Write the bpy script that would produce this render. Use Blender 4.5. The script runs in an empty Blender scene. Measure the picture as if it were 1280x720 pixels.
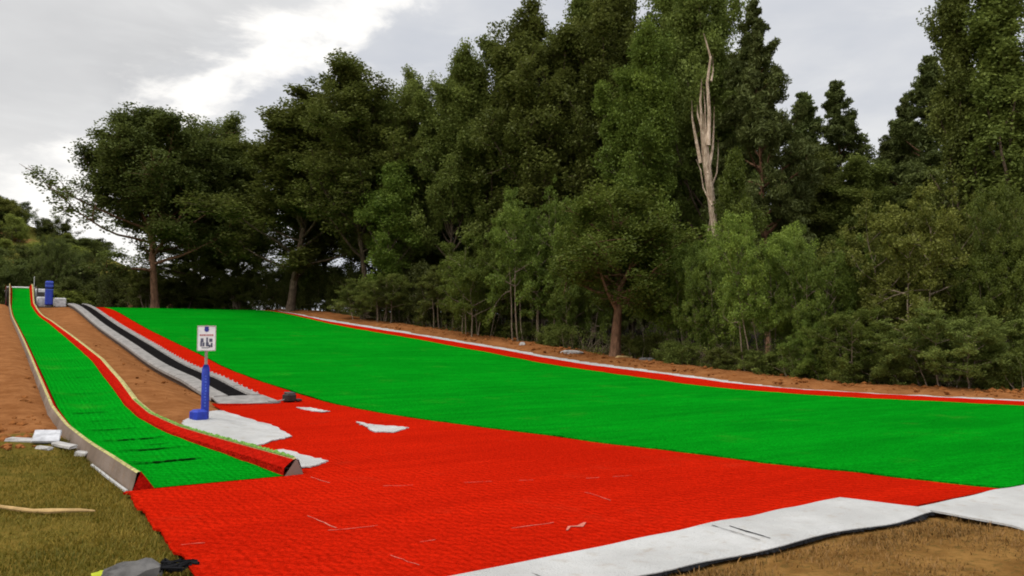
import bpy, math, random
import numpy as np
from mathutils import Vector, noise as mnoise
R = math.radians
sc = bpy.context.scene
COL = sc.collection
PI = math.pi

# ------------------------------------------------------------------ camera
CZ = 1.7
PITCH = math.atan(60 / 1005.)
FPX = 1005.
cd = bpy.data.cameras.new('camera'); cam = bpy.data.objects.new('camera', cd); COL.objects.link(cam)
cam.location = (0, 0, CZ); cam.rotation_euler = (R(90) + PITCH, 0, 0)
cd.sensor_width = 36; cd.lens = 36 * FPX / 1280; cd.clip_end = 3000; cd.clip_start = .05
sc.camera = cam
sc.view_settings.view_transform = 'Standard'; sc.view_settings.look = 'None'
sc.view_settings.gamma = 1; sc.view_settings.exposure = .35; sc.view_settings.use_curve_mapping = False
sc.render.film_transparent = False
sc.cycles.use_denoising = True
sc.cycles.max_bounces = 8; sc.cycles.diffuse_bounces = 5; sc.cycles.transmission_bounces = 5
sc.cycles.filter_width = 1.9

# ------------------------------------------------------------------ world (cloudy sky)
SUN_EL, SUN_AZ = 52, -118          # azimuth measured from +Y towards +X
w = bpy.data.worlds.new('World'); sc.world = w; w.use_nodes = True
nt = w.node_tree; nt.nodes.clear()
def N(t, **k):
    n = nt.nodes.new(t)
    for a, v in k.items(): setattr(n, a, v)
    return n
def Lk(a, b): nt.links.new(a, b)
def M(op, a, b=None, c=None, clamp=False):
    n = N('ShaderNodeMath', operation=op); n.use_clamp = clamp
    for i, v in enumerate((a, b, c)):
        if v is None: continue
        if hasattr(v, 'links') or hasattr(v, 'is_linked'): Lk(v, n.inputs[i])
        else: n.inputs[i].default_value = v
    return n.outputs[0]
def MR(v, a, b, c=0., d=1.):
    n = N('ShaderNodeMapRange', interpolation_type='SMOOTHSTEP'); Lk(v, n.inputs[0])
    for i, x in enumerate((a, b, c, d)): n.inputs[i + 1].default_value = x
    return n.outputs[0]
def MIX(f, a, b):
    n = N('ShaderNodeMix', data_type='RGBA')
    for s, v in ((n.inputs[0], f), (n.inputs[6], a), (n.inputs[7], b)):
        if hasattr(v, 'is_linked'): Lk(v, s)
        elif isinstance(v, tuple): s.default_value = (*v, 1)
        else: s.default_value = v
    return n.outputs[2]
tc = N('ShaderNodeTexCoord'); sx = N('ShaderNodeSeparateXYZ'); Lk(tc.outputs['Generated'], sx.inputs[0])
az = M('MULTIPLY', M('ARCTAN2', sx.outputs[0], sx.outputs[1]), 180 / PI)
el = M('MULTIPLY', M('ARCSINE', sx.outputs[2]), 180 / PI)
mp = N('ShaderNodeMapping'); Lk(tc.outputs['Generated'], mp.inputs[0]); mp.inputs['Rotation'].default_value = (0, R(-22), 0); mp.inputs['Scale'].default_value = (1, 1, 2.6)
def NZ(scale, detail, rough=.55, dist=0.):
    n = N('ShaderNodeTexNoise'); Lk(mp.outputs[0], n.inputs['Vector'])
    n.inputs['Scale'].default_value = scale; n.inputs['Detail'].default_value = detail
    n.inputs['Roughness'].default_value = rough; n.inputs['Distortion'].default_value = dist
    return n.outputs['Fac']
n1 = NZ(2.2, 5); n2 = NZ(7, 7, .6, .4); n3 = NZ(16, 5, .6)
# signed distance (deg) from a line through (az -13.4, el 22.5) and (az -31, el 8)
dist = M('ADD', M('MULTIPLY', M('ADD', az, 13.4), -.636), M('MULTIPLY', M('SUBTRACT', el, 22.5), .772))
distn = M('ADD', dist, M('ADD', M('MULTIPLY', M('SUBTRACT', n2, .5), 13.), M('MULTIPLY', M('SUBTRACT', n3, .5), 5.)))
up_edge = MR(distn, 3.2, -.6)
lo_edge = MR(distn, -4.6, -.8)
band = M('MULTIPLY', up_edge, lo_edge)
band = M('MULTIPLY', band, M('MULTIPLY', MR(az, -60, -38), MR(az, 2, -8)))
low_glow = M('MULTIPLY', MR(el, 16, 5), MR(az, -12, -26))
grey = MIX(MR(n1, .32, .7), (.60, .60, .605), (.77, .765, .76))
blueg = MIX(MR(n1, .3, .7), (.60, .625, .68), (.80, .80, .81))
base = MIX(MR(dist, -4, 4), blueg, grey)
base = MIX(M('MULTIPLY', MR(n2, .45, .75), .5), base, (.86, .86, .85))
base = MIX(M('MULTIPLY', low_glow, .7), base, (1.16, 1.13, 1.08))
base = MIX(M('MULTIPLY', band, .95), base, (1.14, 1.11, 1.06))
zen_fill = M('MULTIPLY', MR(el, 30, 62, .82, 2.0), MR(sx.outputs[1], .25, -.45, 1., 1.75))     # unseen sky overhead and behind the viewer brightened as added fill light
vm = N('ShaderNodeVectorMath', operation='SCALE'); Lk(base, vm.inputs[0]); Lk(zen_fill, vm.inputs['Scale'])
sky = N('ShaderNodeTexSky', sky_type='NISHITA'); sky.sun_disc = False
sky.sun_elevation = R(SUN_EL); sky.sun_rotation = R(SUN_AZ)
bg1 = N('ShaderNodeBackground'); Lk(sky.outputs[0], bg1.inputs[0]); bg1.inputs[1].default_value = .06
bg2 = N('ShaderNodeBackground'); Lk(vm.outputs[0], bg2.inputs[0]); bg2.inputs[1].default_value = 1.0
mxs = N('ShaderNodeMixShader'); mxs.inputs[0].default_value = .93
Lk(bg1.outputs[0], mxs.inputs[1]); Lk(bg2.outputs[0], mxs.inputs[2])
wo = N('ShaderNodeOutputWorld'); Lk(mxs.outputs[0], wo.inputs[0])

sd = bpy.data.lights.new('sun', 'SUN'); sun = bpy.data.objects.new('sun', sd); COL.objects.link(sun)
sd.energy = 1.3; sd.angle = R(22); sd.color = (1, .95, .87)
sdir = Vector((math.sin(R(SUN_AZ)) * math.cos(R(SUN_EL)), math.cos(R(SUN_AZ)) * math.cos(R(SUN_EL)), math.sin(R(SUN_EL))))
sun.rotation_euler = (-sdir).to_track_quat('-Z', 'Y').to_euler(); sun.location = sdir * 80 + Vector((0, 0, 30))

# ------------------------------------------------------------------ slope frame: s across the run, t uphill
A = R(32.7); SA, CA = math.sin(A), math.cos(A)
def st2xy(s, t): return s * CA - t * SA, s * SA + t * CA
def xy2st(x, y): return x * CA + y * SA, -x * SA + y * CA
def pch(xs, ys):
    xs = np.array(xs, float); ys = np.array(ys, float); h = np.diff(xs); d = np.diff(ys) / h
    m = np.zeros_like(xs)
    for i in range(1, len(xs) - 1):
        if d[i-1] * d[i] > 0:
            w1 = 2*h[i] + h[i-1]; w2 = h[i] + 2*h[i-1]; m[i] = (w1 + w2) / (w1 / d[i-1] + w2 / d[i])
    def f(q):
        q = np.clip(q, xs[0], xs[-1]); k = np.clip(np.searchsorted(xs, q, side='right') - 1, 0, len(xs) - 2)
        u = (q - xs[k]) / h[k]
        return ys[k]*(1+2*u)*(1-u)**2 + m[k]*h[k]*u*(1-u)**2 + ys[k+1]*u*u*(3-2*u) + m[k+1]*h[k]*u*u*(u-1)
    return f
def lin(xs, ys):
    xs, ys = (list(z) for z in zip(*sorted(zip(xs, ys))))
    return lambda q: np.interp(q, xs, ys)
H = pch([-100, 14, 18, 21.5, 28, 36, 45, 67, 70, 90], [0, 0, .05, .2, .5, 1.15, 1.9, 3.8, 3.9, 3.9])
HL = pch([-100, 9.5, 12, 14, 17.5, 27, 35, 45, 56, 67, 70, 90], [0, 0, .055, .145, .37, .98, 1.47, 2.05, 2.72, 3.75, 3.9, 3.9])
def ss(a, b, x):
    u = np.clip((x - a) / (b - a), 0, 1); return u*u*(3 - 2*u)
def T(s, t):
    k = ss(3.0, 4.6, s); return HL(t) * (1 - k) + H(t) * k
def Tf(s, t): return float(T(np.float64(s), np.float64(t)))
GL = lin([68, 32, 24, 20.5, 17.3, 14.4, 12.1, 9.35, 6.8, 4.6], [6.85, 6.9, 6.8, 6.8, 7.02, 7.37, 7.78, 8.32, 8.8, 9.45])
GR = lin([68, 52, 42, 31, 24, 18, 15, 12, 9.9, 4.6], [18.3, 18.55, 19.5, 19.9, 19.5, 19.2, 19.6, 20.2, 20.9, 22.0])
RO = lin([68, 54, 45, 33, 26, 20, 16, 14, 10.5, 4.6], [18.8, 19.1, 20.7, 21.4, 21.35, 21.1, 21.05, 21.6, 22.3, 23.4])
WO = lin([68, 56, 47, 35, 27, 20, 16.8, 14.6, 11, 3.8], [19.2, 19.55, 21.4, 22.1, 22.3, 21.75, 21.5, 21.95, 22.85, 24.2])
LS = lin([70, 62, 50, 33, 20, 16.5, 14.2, 12.6, 11, 9.7], [.84, .84, .88, .91, .92, .93, 1.02, 1.15, 1.3, 1.41])     # tubing lane ridges
RS = lin([70, 62, 50, 25, 19.5, 16.5, 14.8, 13.2, 12, 10.5, 9.7], [2.2, 2.26, 2.48, 2.5, 2.34, 2.22, 2.24, 2.42, 2.68, 2.98, 3.1])

# ------------------------------------------------------------------ object helpers
def tag(o, label=None, cat=None, group=None, kind=None):
    if label: o['label'] = label
    if cat: o['category'] = cat
    if group: o['group'] = group
    if kind: o['kind'] = kind
    return o
def empty(name, loc, rz=0.):
    o = bpy.data.objects.new(name, None); COL.objects.link(o); o.location = loc; o.rotation_euler = (0, 0, rz)
    o.empty_display_size = .3
    return o
class MB:
    def __init__(self): self.v = []; self.f = []
    def add(self, v, f):
        n = len(self.v); self.v += [tuple(p) for p in v]; self.f += [tuple(i + n for i in q) for q in f]; return self
    def box(self, c, d, rz=0., rx=0., bev=0.):
        x, y, z = d[0]/2, d[1]/2, d[2]/2
        b = min(bev, x*.9, y*.9, z*.9)
        if b <= 0:
            v = [(-x,-y,-z),(x,-y,-z),(x,y,-z),(-x,y,-z),(-x,-y,z),(x,-y,z),(x,y,z),(-x,y,z)]
            f = [(0,3,2,1),(4,5,6,7),(0,1,5,4),(1,2,6,5),(2,3,7,6),(3,0,4,7)]
        else:
            ring = lambda X, Y, Z: [(-X+b,-Y,Z),(X-b,-Y,Z),(X,-Y+b,Z),(X,Y-b,Z),(X-b,Y,Z),(-X+b,Y,Z),(-X,Y-b,Z),(-X,-Y+b,Z)]
            v = ring(x-b, y-b, -z) + ring(x, y, -z+b) + ring(x, y, z-b) + ring(x-b, y-b, z); f = [tuple(range(7,-1,-1)), tuple(range(24,32))]
            for k in range(3):
                for i in range(8): f.append((k*8+i, k*8+(i+1)%8, k*8+8+(i+1)%8, k*8+8+i))
        cx, sx_ = math.cos(rx), math.sin(rx); cz, sz = math.cos(rz), math.sin(rz)
        o = []
        for (X, Y, Z) in v:
            Y, Z = Y*cx - Z*sx_, Y*sx_ + Z*cx
            X, Y = X*cz - Y*sz, X*sz + Y*cz
            o.append((X + c[0], Y + c[1], Z + c[2]))
        return self.add(o, f)
    def tube(self, pts, rad, sides=6, cap=True):
        pts = [Vector(p) for p in pts]; n = len(pts)
        if not hasattr(rad, '__len__'): rad = [rad] * n
        v = []; f = []
        ref = Vector((0, 0, 1)) if abs((pts[-1]-pts[0]).normalized().z) < .9 else Vector((1, 0, 0))
        for i, p in enumerate(pts):
            d = (pts[min(i+1, n-1)] - pts[max(i-1, 0)]).normalized()
            a = d.cross(ref).normalized(); b = d.cross(a)
            for k in range(sides):
                q = 2*PI*k/sides; v.append(p + (a*math.cos(q) + b*math.sin(q)) * rad[i])
        for i in range(n-1):
            for k in range(sides):
                f.append((i*sides+k, i*sides+(k+1)%sides, (i+1)*sides+(k+1)%sides, (i+1)*sides+k))
        if cap: f += [tuple(range(sides)), tuple(range((n-1)*sides + sides-1, (n-1)*sides - 1, -1))]
        return self.add(v, f)
    def build(self, name, m, parent=None, smooth=False):
        me = bpy.data.meshes.new(name); me.from_pydata([tuple(p) for p in self.v], [], self.f)
        me.materials.append(m)
        if smooth: me.shade_smooth()
        me.update()
        o = bpy.data.objects.new(name, me); COL.objects.link(o)
        if parent: o.parent = parent
        return o

# ------------------------------------------------------------------ materials
def mat(name):
    global nt
    m = bpy.data.materials.new(name); m.use_nodes = True; nt = m.node_tree; nt.nodes.clear()
    return m
def finish(col, rough=.85, spec=.2, bump=None, strength=.4, dist_=.02, metal=0.):
    b = N('ShaderNodeBsdfPrincipled'); o = N('ShaderNodeOutputMaterial')
    if hasattr(col, 'is_linked'): Lk(col, b.inputs['Base Color'])
    else: b.inputs['Base Color'].default_value = (*col, 1)
    if hasattr(rough, 'is_linked'): Lk(rough, b.inputs['Roughness'])
    else: b.inputs['Roughness'].default_value = rough
    b.inputs['Specular IOR Level'].default_value = spec; b.inputs['Metallic'].default_value = metal
    if bump is not None:
        bn = N('ShaderNodeBump'); bn.inputs['Strength'].default_value = strength; bn.inputs['Distance'].default_value = dist_
        Lk(bump, bn.inputs['Height']); Lk(bn.outputs[0], b.inputs['Normal'])
    Lk(b.outputs[0], o.inputs[0])
def noise(scale, detail=4, rough=.6, coord='Object', stretch=None, dist=0.):
    t = N('ShaderNodeTexCoord'); n = N('ShaderNodeTexNoise')
    v = t.outputs[coord]
    if stretch:
        q = N('ShaderNodeMapping'); q.inputs['Scale'].default_value = stretch; Lk(v, q.inputs[0]); v = q.outputs[0]
    Lk(v, n.inputs['Vector'])
    n.inputs['Scale'].default_value = scale; n.inputs['Detail'].default_value = detail; n.inputs['Roughness'].default_value = rough; n.inputs['Distortion'].default_value = dist
    return n.outputs['Fac']
def voronoi(scale, stretch=None, feature='F1'):
    t = N('ShaderNodeTexCoord'); n = N('ShaderNodeTexVoronoi', feature=feature); v = t.outputs['Object']
    if stretch:
        q = N('ShaderNodeMapping'); q.inputs['Scale'].default_value = stretch; Lk(v, q.inputs[0]); v = q.outputs[0]
    Lk(v, n.inputs['Vector']); n.inputs['Scale'].default_value = scale
    return n.outputs['Distance']
def wave(scale, direction, dist=1.5, dscale=.6):
    t = N('ShaderNodeTexCoord'); n = N('ShaderNodeTexWave', bands_direction=direction)
    Lk(t.outputs['Object'], n.inputs['Vector']); n.inputs['Scale'].default_value = scale
    n.inputs['Distortion'].default_value = dist; n.inputs['Detail'].default_value = 2; n.inputs['Detail Scale'].default_value = dscale
    return n.outputs['Fac']

def simple(name, col, rough=.7, var=.25, scale=6., spec=.25, metal=0., bump=.15, bscale=40.):
    m = mat(name)
    a = tuple(c*(1-var) for c in col); b = tuple(min(1, c*(1+var*.6)) for c in col)
    c = MIX(MR(noise(scale, 6, .65), .3, .7), a, b)
    finish(c, rough, spec, noise(bscale, 4), bump, .01, metal)
    return m
def bristle(name, dark, lightc, strk):
    m = mat(name)
    s1 = noise(1., 5, .6, stretch=(.22, 1.7, 1))        # long wear streaks across the run
    s2 = noise(1., 4, .6, stretch=(1.2, 7., 1))
    s3 = noise(.35, 3, .5)
    f = M('ADD', M('MULTIPLY', s1, .5), M('ADD', M('MULTIPLY', s2, .25), M('MULTIPLY', s3, .25)))
    c = MIX(MR(f, .36, .64), dark, lightc)
    c = MIX(M('MULTIPLY', MR(s2, .62, .78), MR(s1, .5, .68)), c, strk)
    sp = N('ShaderNodeSeparateXYZ'); Lk(N('ShaderNodeTexCoord').outputs['Object'], sp.inputs[0])
    jl = M('MAXIMUM', MR(M('ABSOLUTE', M('SUBTRACT', M('FRACT', M('MULTIPLY', sp.outputs[1], .5)), .5)), .488, .497), MR(M('ABSOLUTE', M('SUBTRACT', M('FRACT', M('MULTIPLY', sp.outputs[0], .8)), .5)), .490, .497))
    c = MIX(M('MULTIPLY', jl, M('MULTIPLY', MR(s1, .40, .62), .45)), c, tuple(x*.45 for x in dark))      # panel joints
    fine = noise(38., 3, .7)
    c = MIX(M('MULTIPLY', MR(noise(.7, 6, .7), .56, .78), .13), c, (.16, .085, .035))     # dust trodden into the pile
    c = MIX(M('MULTIPLY', MR(fine, .35, .7), .25), c, strk)
    # hexagonal brush rows
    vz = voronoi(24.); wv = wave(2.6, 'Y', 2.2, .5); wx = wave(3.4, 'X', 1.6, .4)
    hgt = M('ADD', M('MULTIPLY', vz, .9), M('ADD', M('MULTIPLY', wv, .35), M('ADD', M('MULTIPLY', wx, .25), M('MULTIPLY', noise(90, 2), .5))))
    tuft_shade = tuple(x*.62 for x in dark)
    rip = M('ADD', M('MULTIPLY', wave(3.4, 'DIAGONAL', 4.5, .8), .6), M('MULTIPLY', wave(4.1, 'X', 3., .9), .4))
    c = MIX(M('MULTIPLY', MR(M('ADD', M('MULTIPLY', vz, 1.2), M('MULTIPLY', rip, .85)), .75, 1.35), .46), c, tuft_shade)  # darker gaps and ripples paint the shade between tufts into the colour
    finish(c, .9, .0, hgt, .8, .035)
    return m
MAT = {}
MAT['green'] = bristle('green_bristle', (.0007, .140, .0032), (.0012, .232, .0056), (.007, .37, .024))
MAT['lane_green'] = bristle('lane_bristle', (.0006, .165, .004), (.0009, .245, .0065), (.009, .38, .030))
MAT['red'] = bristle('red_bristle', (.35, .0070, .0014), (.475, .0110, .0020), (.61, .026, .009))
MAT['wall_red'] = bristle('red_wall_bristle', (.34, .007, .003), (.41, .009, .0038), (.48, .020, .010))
def felt():
    m = mat('white_felt')
    n1_, n2_ = noise(1.1, 6, .65), noise(6, 6, .7)
    c = MIX(MR(n1_, .35, .7), (.36, .355, .34), (.45, .445, .43))
    c = MIX(M('MULTIPLY', MR(n2_, .52, .74), .6), c, (.30, .26, .21))
    finish(c, .95, .05, M('ADD', noise(60, 3), M('MULTIPLY', noise(4, 5), 1.6)), .6, .035)
    return m
MAT['felt'] = felt()
def skirt():
    m = mat('dusty_shaded_felt')
    c = MIX(MR(noise(2, 6), .3, .7), (.135, .10, .075), (.205, .16, .13))  # brown-grey holds dirt plus shade painted into the felt
    c = MIX(M('MULTIPLY', MR(noise(9, 5), .5, .75), .5), c, (.20, .12, .07))
    finish(c, .95, .05, noise(30, 4), .3, .02); return m
MAT['skirt'] = skirt()
MAT['joint'] = simple('pinkish_joint', (.46, .15, .11), .95, .4, 30., .0)
MAT['cream'] = simple('cream_edging', (.36, .32, .13), .9, .5, 14., .05)
MAT['edge_green'] = simple('green_tuft_edging', (.12, .24, .045), .9, .5, 20., .05)
MAT['seam'] = simple('dark_gap', (.003, .014, .003), 1., .4, 8., .0)
MAT['alu'] = simple('weathered_metal_board', (.225, .21, .195), .7, .28, 5., .15, .1)
MAT['alu_dark'] = simple('dark_steel', (.06, .05, .045), .6, .3, 8., .3, .3)
MAT['rubber'] = simple('black_rubber_belt', (.009, .008, .008), .95, .3, 4., .0)
MAT['blue'] = simple('blue_pad', (.012, .032, .30), .55, .3, 9., .35)
MAT['blue_light'] = simple('pale_blue_band', (.06, .11, .46), .55, .2, 9., .3)
MAT['white_paint'] = simple('white_panel', (.70, .69, .68), .5, .1, 9., .3)
MAT['housing'] = simple('dirty_white_housing', (.48, .47, .46), .6, .35, 5., .3)
MAT['steel'] = simple('galvanised_steel', (.40, .34, .31), .5, .3, 20., .4, .4)
MAT['ink_blue'] = simple('blue_ink', (.03, .035, .22), .6, .1)
MAT['ink_red'] = simple('red_ink', (.38, .10, .10), .6, .2)
MAT['ink_dark'] = simple('dark_ink', (.09, .09, .13), .6, .3)
MAT['slab'] = simple('chalky_slab', (.42, .42, .43), .9, .3, 7., .05)
MAT['stone'] = simple('grey_stone', (.10, .095, .09), .9, .4, 7., .1, 0, .6, 14.)
MAT['straw_wood'] = simple('pale_dry_wood', (.40, .265, .115), .85, .3, 9., .1)
MAT['white_stone'] = simple('pale_rubble', (.36, .345, .325), .9, .3, 5., .1, 0, .5, 20.)
MAT['blackbox'] = simple('dark_brown_box', (.022, .015, .012), .6, .4, 12., .25)
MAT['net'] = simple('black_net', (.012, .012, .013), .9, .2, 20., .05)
MAT['lime'] = simple('lime_cloth', (.36, .40, .03), .85, .25, 10., .05)
MAT['clod'] = simple('red_earth_clod', (.20, .075, .022), .95, .4, 9., .03, 0, .5, 30.)
def bark(name, a, b):
    m = mat(name); n_ = noise(3.5, 6, .7, stretch=(3, 3, .7)); v_ = voronoi(9., (2.2, 2.2, .5))
    c = MIX(MR(n_, .3, .72), a, b)
    finish(c, .95, .05, M('ADD', n_, M('MULTIPLY', v_, .8)), .9, .05); return m
MAT['bark'] = bark('grey_brown_bark', (.045, .032, .022), (.15, .11, .075))
MAT['bark_red'] = bark('reddish_bark', (.075, .042, .025), (.23, .125, .075))
MAT['bark_twig'] = bark('dry_twig_bark', (.12, .09, .06), (.32, .25, .18))
MAT['dead'] = bark('bleached_dead_wood', (.19, .13, .085), (.52, .41, .31))
def leaf(name, a, b, trans=.36, ovar=.25):
    m = mat(name)
    at_ = N('ShaderNodeAttribute', attribute_name='tint'); oi = N('ShaderNodeObjectInfo')
    c = MIX(at_.outputs['Fac'], a, b)
    hs = N('ShaderNodeHueSaturation'); Lk(c, hs.inputs['Color'])
    Lk(MR(oi.outputs['Random'], 0, 1, .488, .506), hs.inputs['Hue']); Lk(MR(oi.outputs['Random'], 0, 1, 1 - ovar, 1 + ovar), hs.inputs['Value'])
    d = N('ShaderNodeBsdfDiffuse'); t = N('ShaderNodeBsdfTranslucent'); Lk(hs.outputs[0], d.inputs[0]); Lk(hs.outputs[0], t.inputs[0])
    g = N('ShaderNodeBsdfGlossy'); g.inputs['Roughness'].default_value = .5; g.inputs[0].default_value = (.5, .5, .5, 1)
    x = N('ShaderNodeMixShader'); x.inputs[0].default_value = trans; Lk(d.outputs[0], x.inputs[1]); Lk(t.outputs[0], x.inputs[2])
    y = N('ShaderNodeMixShader'); y.inputs[0].default_value = .015; Lk(x.outputs[0], y.inputs[1]); Lk(g.outputs[0], y.inputs[2])
    o = N('ShaderNodeOutputMaterial'); Lk(y.outputs[0], o.inputs[0]); return m
MAT['leaf_dark'] = leaf('dark_leaves', (.058, .078, .015), (.185, .218, .048))
MAT['leaf_mid'] = leaf('mid_green_leaves', (.050, .078, .012), (.166, .213, .036))
MAT['leaf_light'] = leaf('light_green_leaves', (.066, .101, .014), (.205, .258, .043))
MAT['leaf_olive'] = leaf('olive_leaves', (.082, .100, .016), (.230, .252, .052))
MAT['leaf_deep'] = leaf('deep_green_leaves', (.036, .048, .011), (.110, .128, .030))
MAT['needle'] = leaf('pine_needles', (.050, .066, .018), (.135, .160, .046), .25)
MAT['grass'] = leaf('dry_grass', (.088, .084, .009), (.275, .195, .030), .3, 0.)
MAT['litter'] = leaf('dry_litter', (.085, .058, .016), (.27, .155, .048), .2, .1)

def ground_mat():
    m = mat('meadow_ground')
    at_ = N('ShaderNodeAttribute', attribute_name='mask'); sp = N('ShaderNodeSeparateColor'); Lk(at_.outputs['Color'], sp.inputs[0])
    nb, nm, nf = noise(.35, 4), noise(2.2, 6, .65), noise(14, 6, .7)
    g = MIX(MR(nm, .32, .68), (.072, .058, .009), (.155, .100, .020))
    g = MIX(M('MULTIPLY', MR(nf, .4, .7), .6), g, (.09, .076, .012))
    br = MIX(MR(nm, .3, .7), (.115, .055, .014), (.225, .118, .034))
    br = MIX(M('MULTIPLY', MR(nf, .48, .68), .7), br, (.058, .044, .011))
    d = MIX(MR(nm, .3, .72), (.162, .060, .018), (.258, .108, .038))
    d = MIX(M('MULTIPLY', MR(nf, .48, .72), .55), d, (.10, .036, .011))
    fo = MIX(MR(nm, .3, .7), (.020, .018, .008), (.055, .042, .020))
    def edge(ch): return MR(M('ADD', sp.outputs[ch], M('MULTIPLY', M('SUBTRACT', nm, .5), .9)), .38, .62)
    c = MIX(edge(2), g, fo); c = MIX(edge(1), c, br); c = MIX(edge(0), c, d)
    finish(c, .98, .02, M('ADD', nm, M('MULTIPLY', nf, .6)), .7, .06); return m
MAT['ground'] = ground_mat()
def hill_mat():
    m = mat('hillside_meadow'); nm, nf = noise(.16, 5, .6), noise(.9, 6, .7)
    c = MIX(MR(nf, .3, .7), (.065, .070, .014), (.17, .145, .032))
    c = MIX(MR(nm, .56, .62), c, (.19, .085, .038)); c = MIX(MR(nm, .40, .34), c, (.03, .034, .010))
    finish(c, 1, .0, nf, .8, .3); return m
MAT['hill'] = hill_mat()

# ------------------------------------------------------------------ ground sheet
def axis(fine, coarse_lo, coarse_hi, k=1.22):
    a = list(fine); d = a[1] - a[0]; lo = []; x = a[0]
    while x > coarse_lo: d *= k; x -= d; lo.append(x)
    d = a[-1] - a[-2]; x = a[-1]; hi = []
    while x < coarse_hi: d *= k; x += d; hi.append(x)
    return np.array(lo[::-1] + a + hi)
sa = axis(np.arange(-6, 31, .25), -900, 900)
ta = axis(np.concatenate([np.arange(0, 24, .25), np.arange(24, 76, .5)]), -900, 1500)
S, TT = np.meshgrid(sa, ta); Z = T(S, TT)
rng = np.random.default_rng(4)
nz = np.array([mnoise.noise((a*.9, b*.9, .3)) * .6 + mnoise.noise((a*2.7, b*2.7, 4.3)) * .4 for a, b in zip(S.ravel(), TT.ravel())]).reshape(S.shape)
bankR = ss(.15, .9, S - WO(TT)) * (1 - ss(29, 33, S)) * ss(1, 6, TT)
bankL = ss(.0, .25, LS(TT) - .05 - S) * ss(10.5, 14, TT) * (1 - ss(68, 70, TT))
mid = ss(.05, .4, S - RS(TT)) * (1 - ss(4.0, 4.3, S)) * ss(15, 18, TT)
grassM = ss(.1, .6, np.maximum(1.2 - S, 3.7 - TT))
lump = (bankR * .16 + bankL * .07 + mid * .05) + grassM * (1 - np.clip(bankL + bankR + mid, 0, 1)) * .035
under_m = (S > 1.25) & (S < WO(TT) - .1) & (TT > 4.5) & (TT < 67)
under = ((S > .9) & (S < WO(TT) - .1) & (TT > 3.9) & (TT < 66)) * .03
lift_low = 0
Z = Z + nz * lump - under + bankR * .10 * ss(.3, 1.2, S - WO(TT)) * (1 - ss(2.2, 4.5, S - WO(TT))) + bankL * (.07 + .06 * ss(16, 20, TT))
dirt = np.clip(ss(.0, .5, S - WO(TT) + .3) * (1 - ss(2.6, 4.2, S - WO(TT))) * ss(3.5, 6, TT) * (1 - ss(68, 72, TT)) +
               (S < 1.4) * (S > -7) * ss(13.0, 15.2, TT) * (1 - ss(68.5, 71, TT)) + (S > 1.2) * (S < 5.55) * (TT > 12) * (1 - ss(68.5, 71, TT)), 0, 1)
brown = (S > 1.5) * ss(4.9, 4.2, TT)
brown = np.where(S > 1.5, 1 - ss(4.2, 4.9, TT), 0.) * np.where(S < 40, 1, .3)
forest_gap_shade = np.clip(under_m * (S > 5.6) * 1. + ss(3.0, 4.5, S - WO(TT)) * ss(-10, 4, TT) + ss(69, 72, TT), 0, 1)  # forest floor; under the mats its dark tone paints shade into the gaps
me = bpy.data.meshes.new('ground'); ns, ntt = len(sa), len(ta)
V = np.stack([S, TT, Z], -1).reshape(-1, 3)
i0 = (np.arange(ntt - 1)[:, None] * ns + np.arange(ns - 1)[None]).ravel()
Fq = np.stack([i0, i0 + 1, i0 + 1 + ns, i0 + ns], -1)
def fill_quads(me, V, Fq):
    me.vertices.add(len(V)); me.vertices.foreach_set('co', np.ascontiguousarray(V, np.float32).ravel())
    me.loops.add(Fq.size); me.loops.foreach_set('vertex_index', np.ascontiguousarray(Fq, np.int32).ravel())
    me.polygons.add(len(Fq)); me.polygons.foreach_set('loop_start', np.arange(0, Fq.size, Fq.shape[1], dtype=np.int32))
    me.update(calc_edges=True)
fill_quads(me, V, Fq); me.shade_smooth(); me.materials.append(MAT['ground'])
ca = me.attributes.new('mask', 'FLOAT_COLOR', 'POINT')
ca.data.foreach_set('color', np.stack([dirt, brown, forest_gap_shade, np.ones_like(dirt)], -1).astype(np.float32).ravel())
ground = bpy.data.objects.new('ground', me); COL.objects.link(ground); ground.rotation_euler.z = A
tag(ground, 'dry olive grass and bare reddish earth around the ski mats', 'ground', kind='structure')

# hill at far left
hx = np.linspace(-230, -18, 70); hy = np.linspace(70, 260, 60); HX, HY = np.meshgrid(hx, hy)
def hill_z(x, y):
    q = 21 * np.exp(-((x + 95)**2 / (2*28**2) + (y - 118)**2 / (2*28**2)))
    return q + 2.6
HZ = hill_z(HX, HY) + np.array([mnoise.noise((a*.06, b*.06, 2)) * 1.2 for a, b in zip(HX.ravel(), HY.ravel())]).reshape(HX.shape)
me = bpy.data.meshes.new('hill'); i0 = (np.arange(59)[:, None] * 70 + np.arange(69)[None]).ravel()
fill_quads(me, np.stack([HX, HY, HZ], -1).reshape(-1, 3), np.stack([i0, i0+1, i0+71, i0+70], -1)); me.shade_smooth(); me.materials.append(MAT['hill'])
hill = bpy.data.objects.new('hill', me); COL.objects.link(hill)
tag(hill, 'yellow green scrubby hillside rising at the far left', 'hill', kind='structure')

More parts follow.
